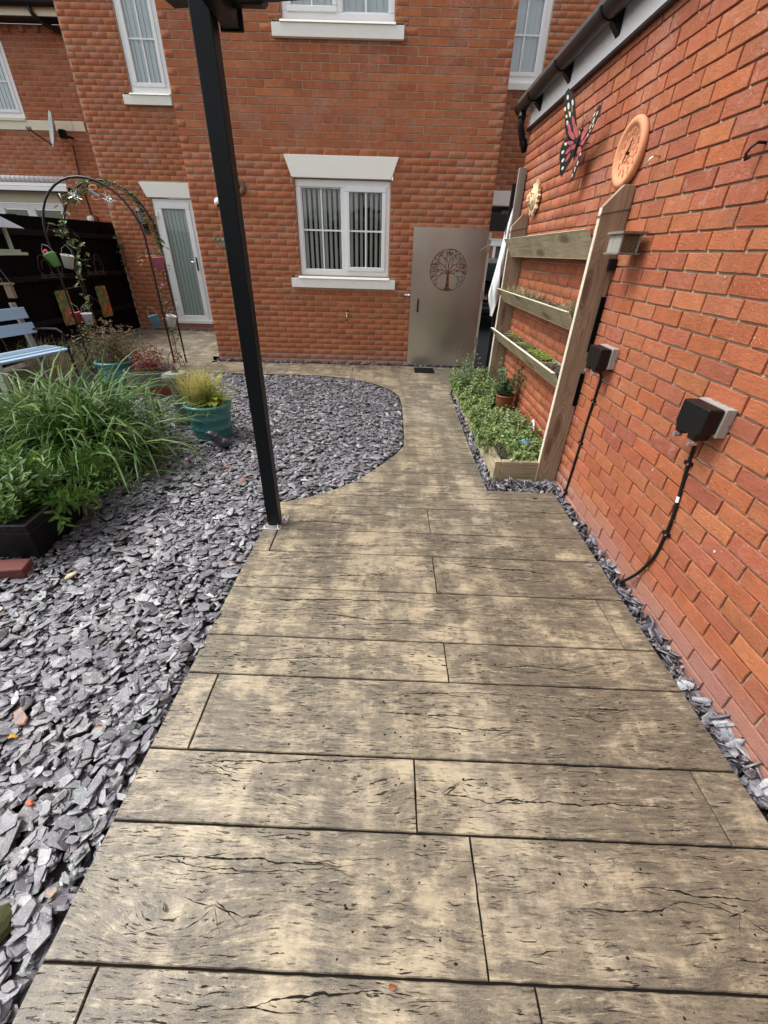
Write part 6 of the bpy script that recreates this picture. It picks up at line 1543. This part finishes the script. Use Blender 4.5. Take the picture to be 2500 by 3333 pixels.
# odd stones and fallen leaves
def odd(name, x, y, z, sz, mat, label, cat, fl=.3):
    k = MB(); k.blob((0, 0, 0), (sz, sz * .7, sz * fl), sub=(7, 5), jit=.14); o = k.obj(name, mat, None, loc=(x, y, z)); o.rotation_euler = (random.gauss(0, .15), random.gauss(0, .15), random.uniform(0, 6)); tag(o, label, cat)
odd('cream_stone', -1.66, 1.65, .005, .035, plain('cream_limestone', (.48, .42, .27), .8, 0, .2), 'cream limestone piece among the slate just right of the loose paver', 'stone')
odd('brick_chip', -1.085, .59, .012, .014, plain('brick_chip', (.50, .15, .07), .8, 0, .2), 'tiny orange brick chip on the slate close to the path', 'stone', .6)
def fallen(x, y, z, L, mat, label):
    k = MB(); quad_leaf(k, (0, 0, .008), (1, .3, .15), (0, 0, 1), L, L * .6, .6, .3); quad_leaf(k, (0, 0, .004), (.6, .8, .1), (0, 0, 1), L * .7, L * .5, .5, .3); o = k.obj('fallen_leaf', mat, None, loc=(x, y, z)); tag(o, label, 'leaf')
YL = plain('yellow_leaf', (.62, .36, .06), .6, 0, .3, 40); RL = plain('russet_leaf', (.30, .11, .05), .6, 0, .35, 60)
fallen(-1.30, .78, .015, .030, YL, 'small curled yellow leaf on the slate at the left edge'); fallen(.045, .225, .001, .018, RL, 'crumpled russet leaf lying on the path board at the bottom'); fallen(-1.02, .83, .012, .022, RL, 'russet brown leaf on the slate beside the yellow leaf')
ss_ = MB(); ss_.blob((0, 0, 0), (.05, .05, .03), sub=(9, 6), jit=.1); tag(ss_.obj('moss_stone', plain('olive_moss', (.045, .05, .012), .9, 0, .3, 30, bump=.6), None, loc=(-.985, .315, -.01)), 'olive mossy stone at the bottom left corner of the slate', 'stone')
for (x, y, a, s, lab) in ((-.79, 1.40, 1.3, .030, 'long grey slate piece strayed onto the left path edge, the farther of two there'), (-.80, 1.215, .2, .026, 'grey slate piece strayed onto the left path edge, the nearer of two there'), (1.19, 2.06 - .2, .2, .026, 'dark slate piece on the right path edge near the cable foot'), (1.10, 2.62, .4, .024, 'small slate piece lying on the path just in front of the planter board'), (-.20, 2.80, .1, .022, 'slate piece lying on the curved path edge beside the slate bed')):
    o = link('stray_chip', random.choice(CHM), None); o.location = (x, y, .006); o.scale = (s, s, s); o.rotation_euler = (0, 0, a); tag(o, lab, 'stone', 'slate pieces strayed onto the path')

# ================================================================== ADDED HEDGE BEHIND THE CAMERA (out of view, there to darken reflections)
hg = thing('reflection_hedge', 'added dark green hedge behind the viewer, out of view, darkening reflections in steel and glass', 'hedge', (-2, -6.5, 0))
k = MB()
for _ in range(3200): k.rnd(); flat_leaf(k, (random.uniform(-6, 6), random.gauss(0, .35), random.uniform(.1, 2.7)), rvec(-1, 1), rvec(-1, 1), .35, .22)
k.obj('foliage', L_LANCE, hg, kind='stuff'); bx('woody_core', (-6, -.25, 0), (6, .25, 2.5), BARK, hg)

sp = [(1.86, .62, .006), (1.30, 1.03, .009), (2.2, 1.22, .003), (2.05, 1.30, .003), (1.9, 1.45, .004), (1.33, .52, .006), (2.35, 1.62, .003), (1.62, 1.27, .003)]
k = MB()
for (y, z, r_) in sp:
    n_ = 9; k.add([(1.3265, y + math.cos(2 * PI * i / n_) * r_ * random.uniform(.5, 1.1), z + math.sin(2 * PI * i / n_) * r_ * random.uniform(.7, 1.5)) for i in range(n_)], [tuple(range(n_))])
for v_ in range(len(k.v)): k.v[v_] = (k.v[v_][0] - 1.33, k.v[v_][1], k.v[v_][2])
o = k.obj('paint_splashes', plain('dull_white_paint', (.55, .50, .47), .8), None, loc=(1.33, 0, 0)); tag(o, 'scattered white paint splashes on the garage bricks around the nearest socket', 'paint marks', None, 'stuff')

# crumbs of slate and grit kicked onto the path edges
cr = []
for _ in range(1500):
    x, y = random.uniform(-.85, 1.26), random.uniform(0, 4.2)
    if not inside(PATH, x, y): continue
    d = dist_path(x, y)
    if random.random() > math.exp(-d / .022) + .002: continue
    z_ = random.uniform(.0015, .0065); cr.append((random.randrange(16), Matrix.Translation((x, y, z_ * .25 + .0008)) @ Euler((0, 0, random.uniform(0, 6))).to_matrix().to_4x4() @ Matrix.Diagonal((z_, z_, z_, 1))))
if cr: o = batch('slate_crumbs', [c[0] for c in CH], [c[1] for c in CH], cr, [random.random() for _ in cr], SLATE); tag(o, 'tiny slate crumbs kicked along the path edges', None, kind='stuff')
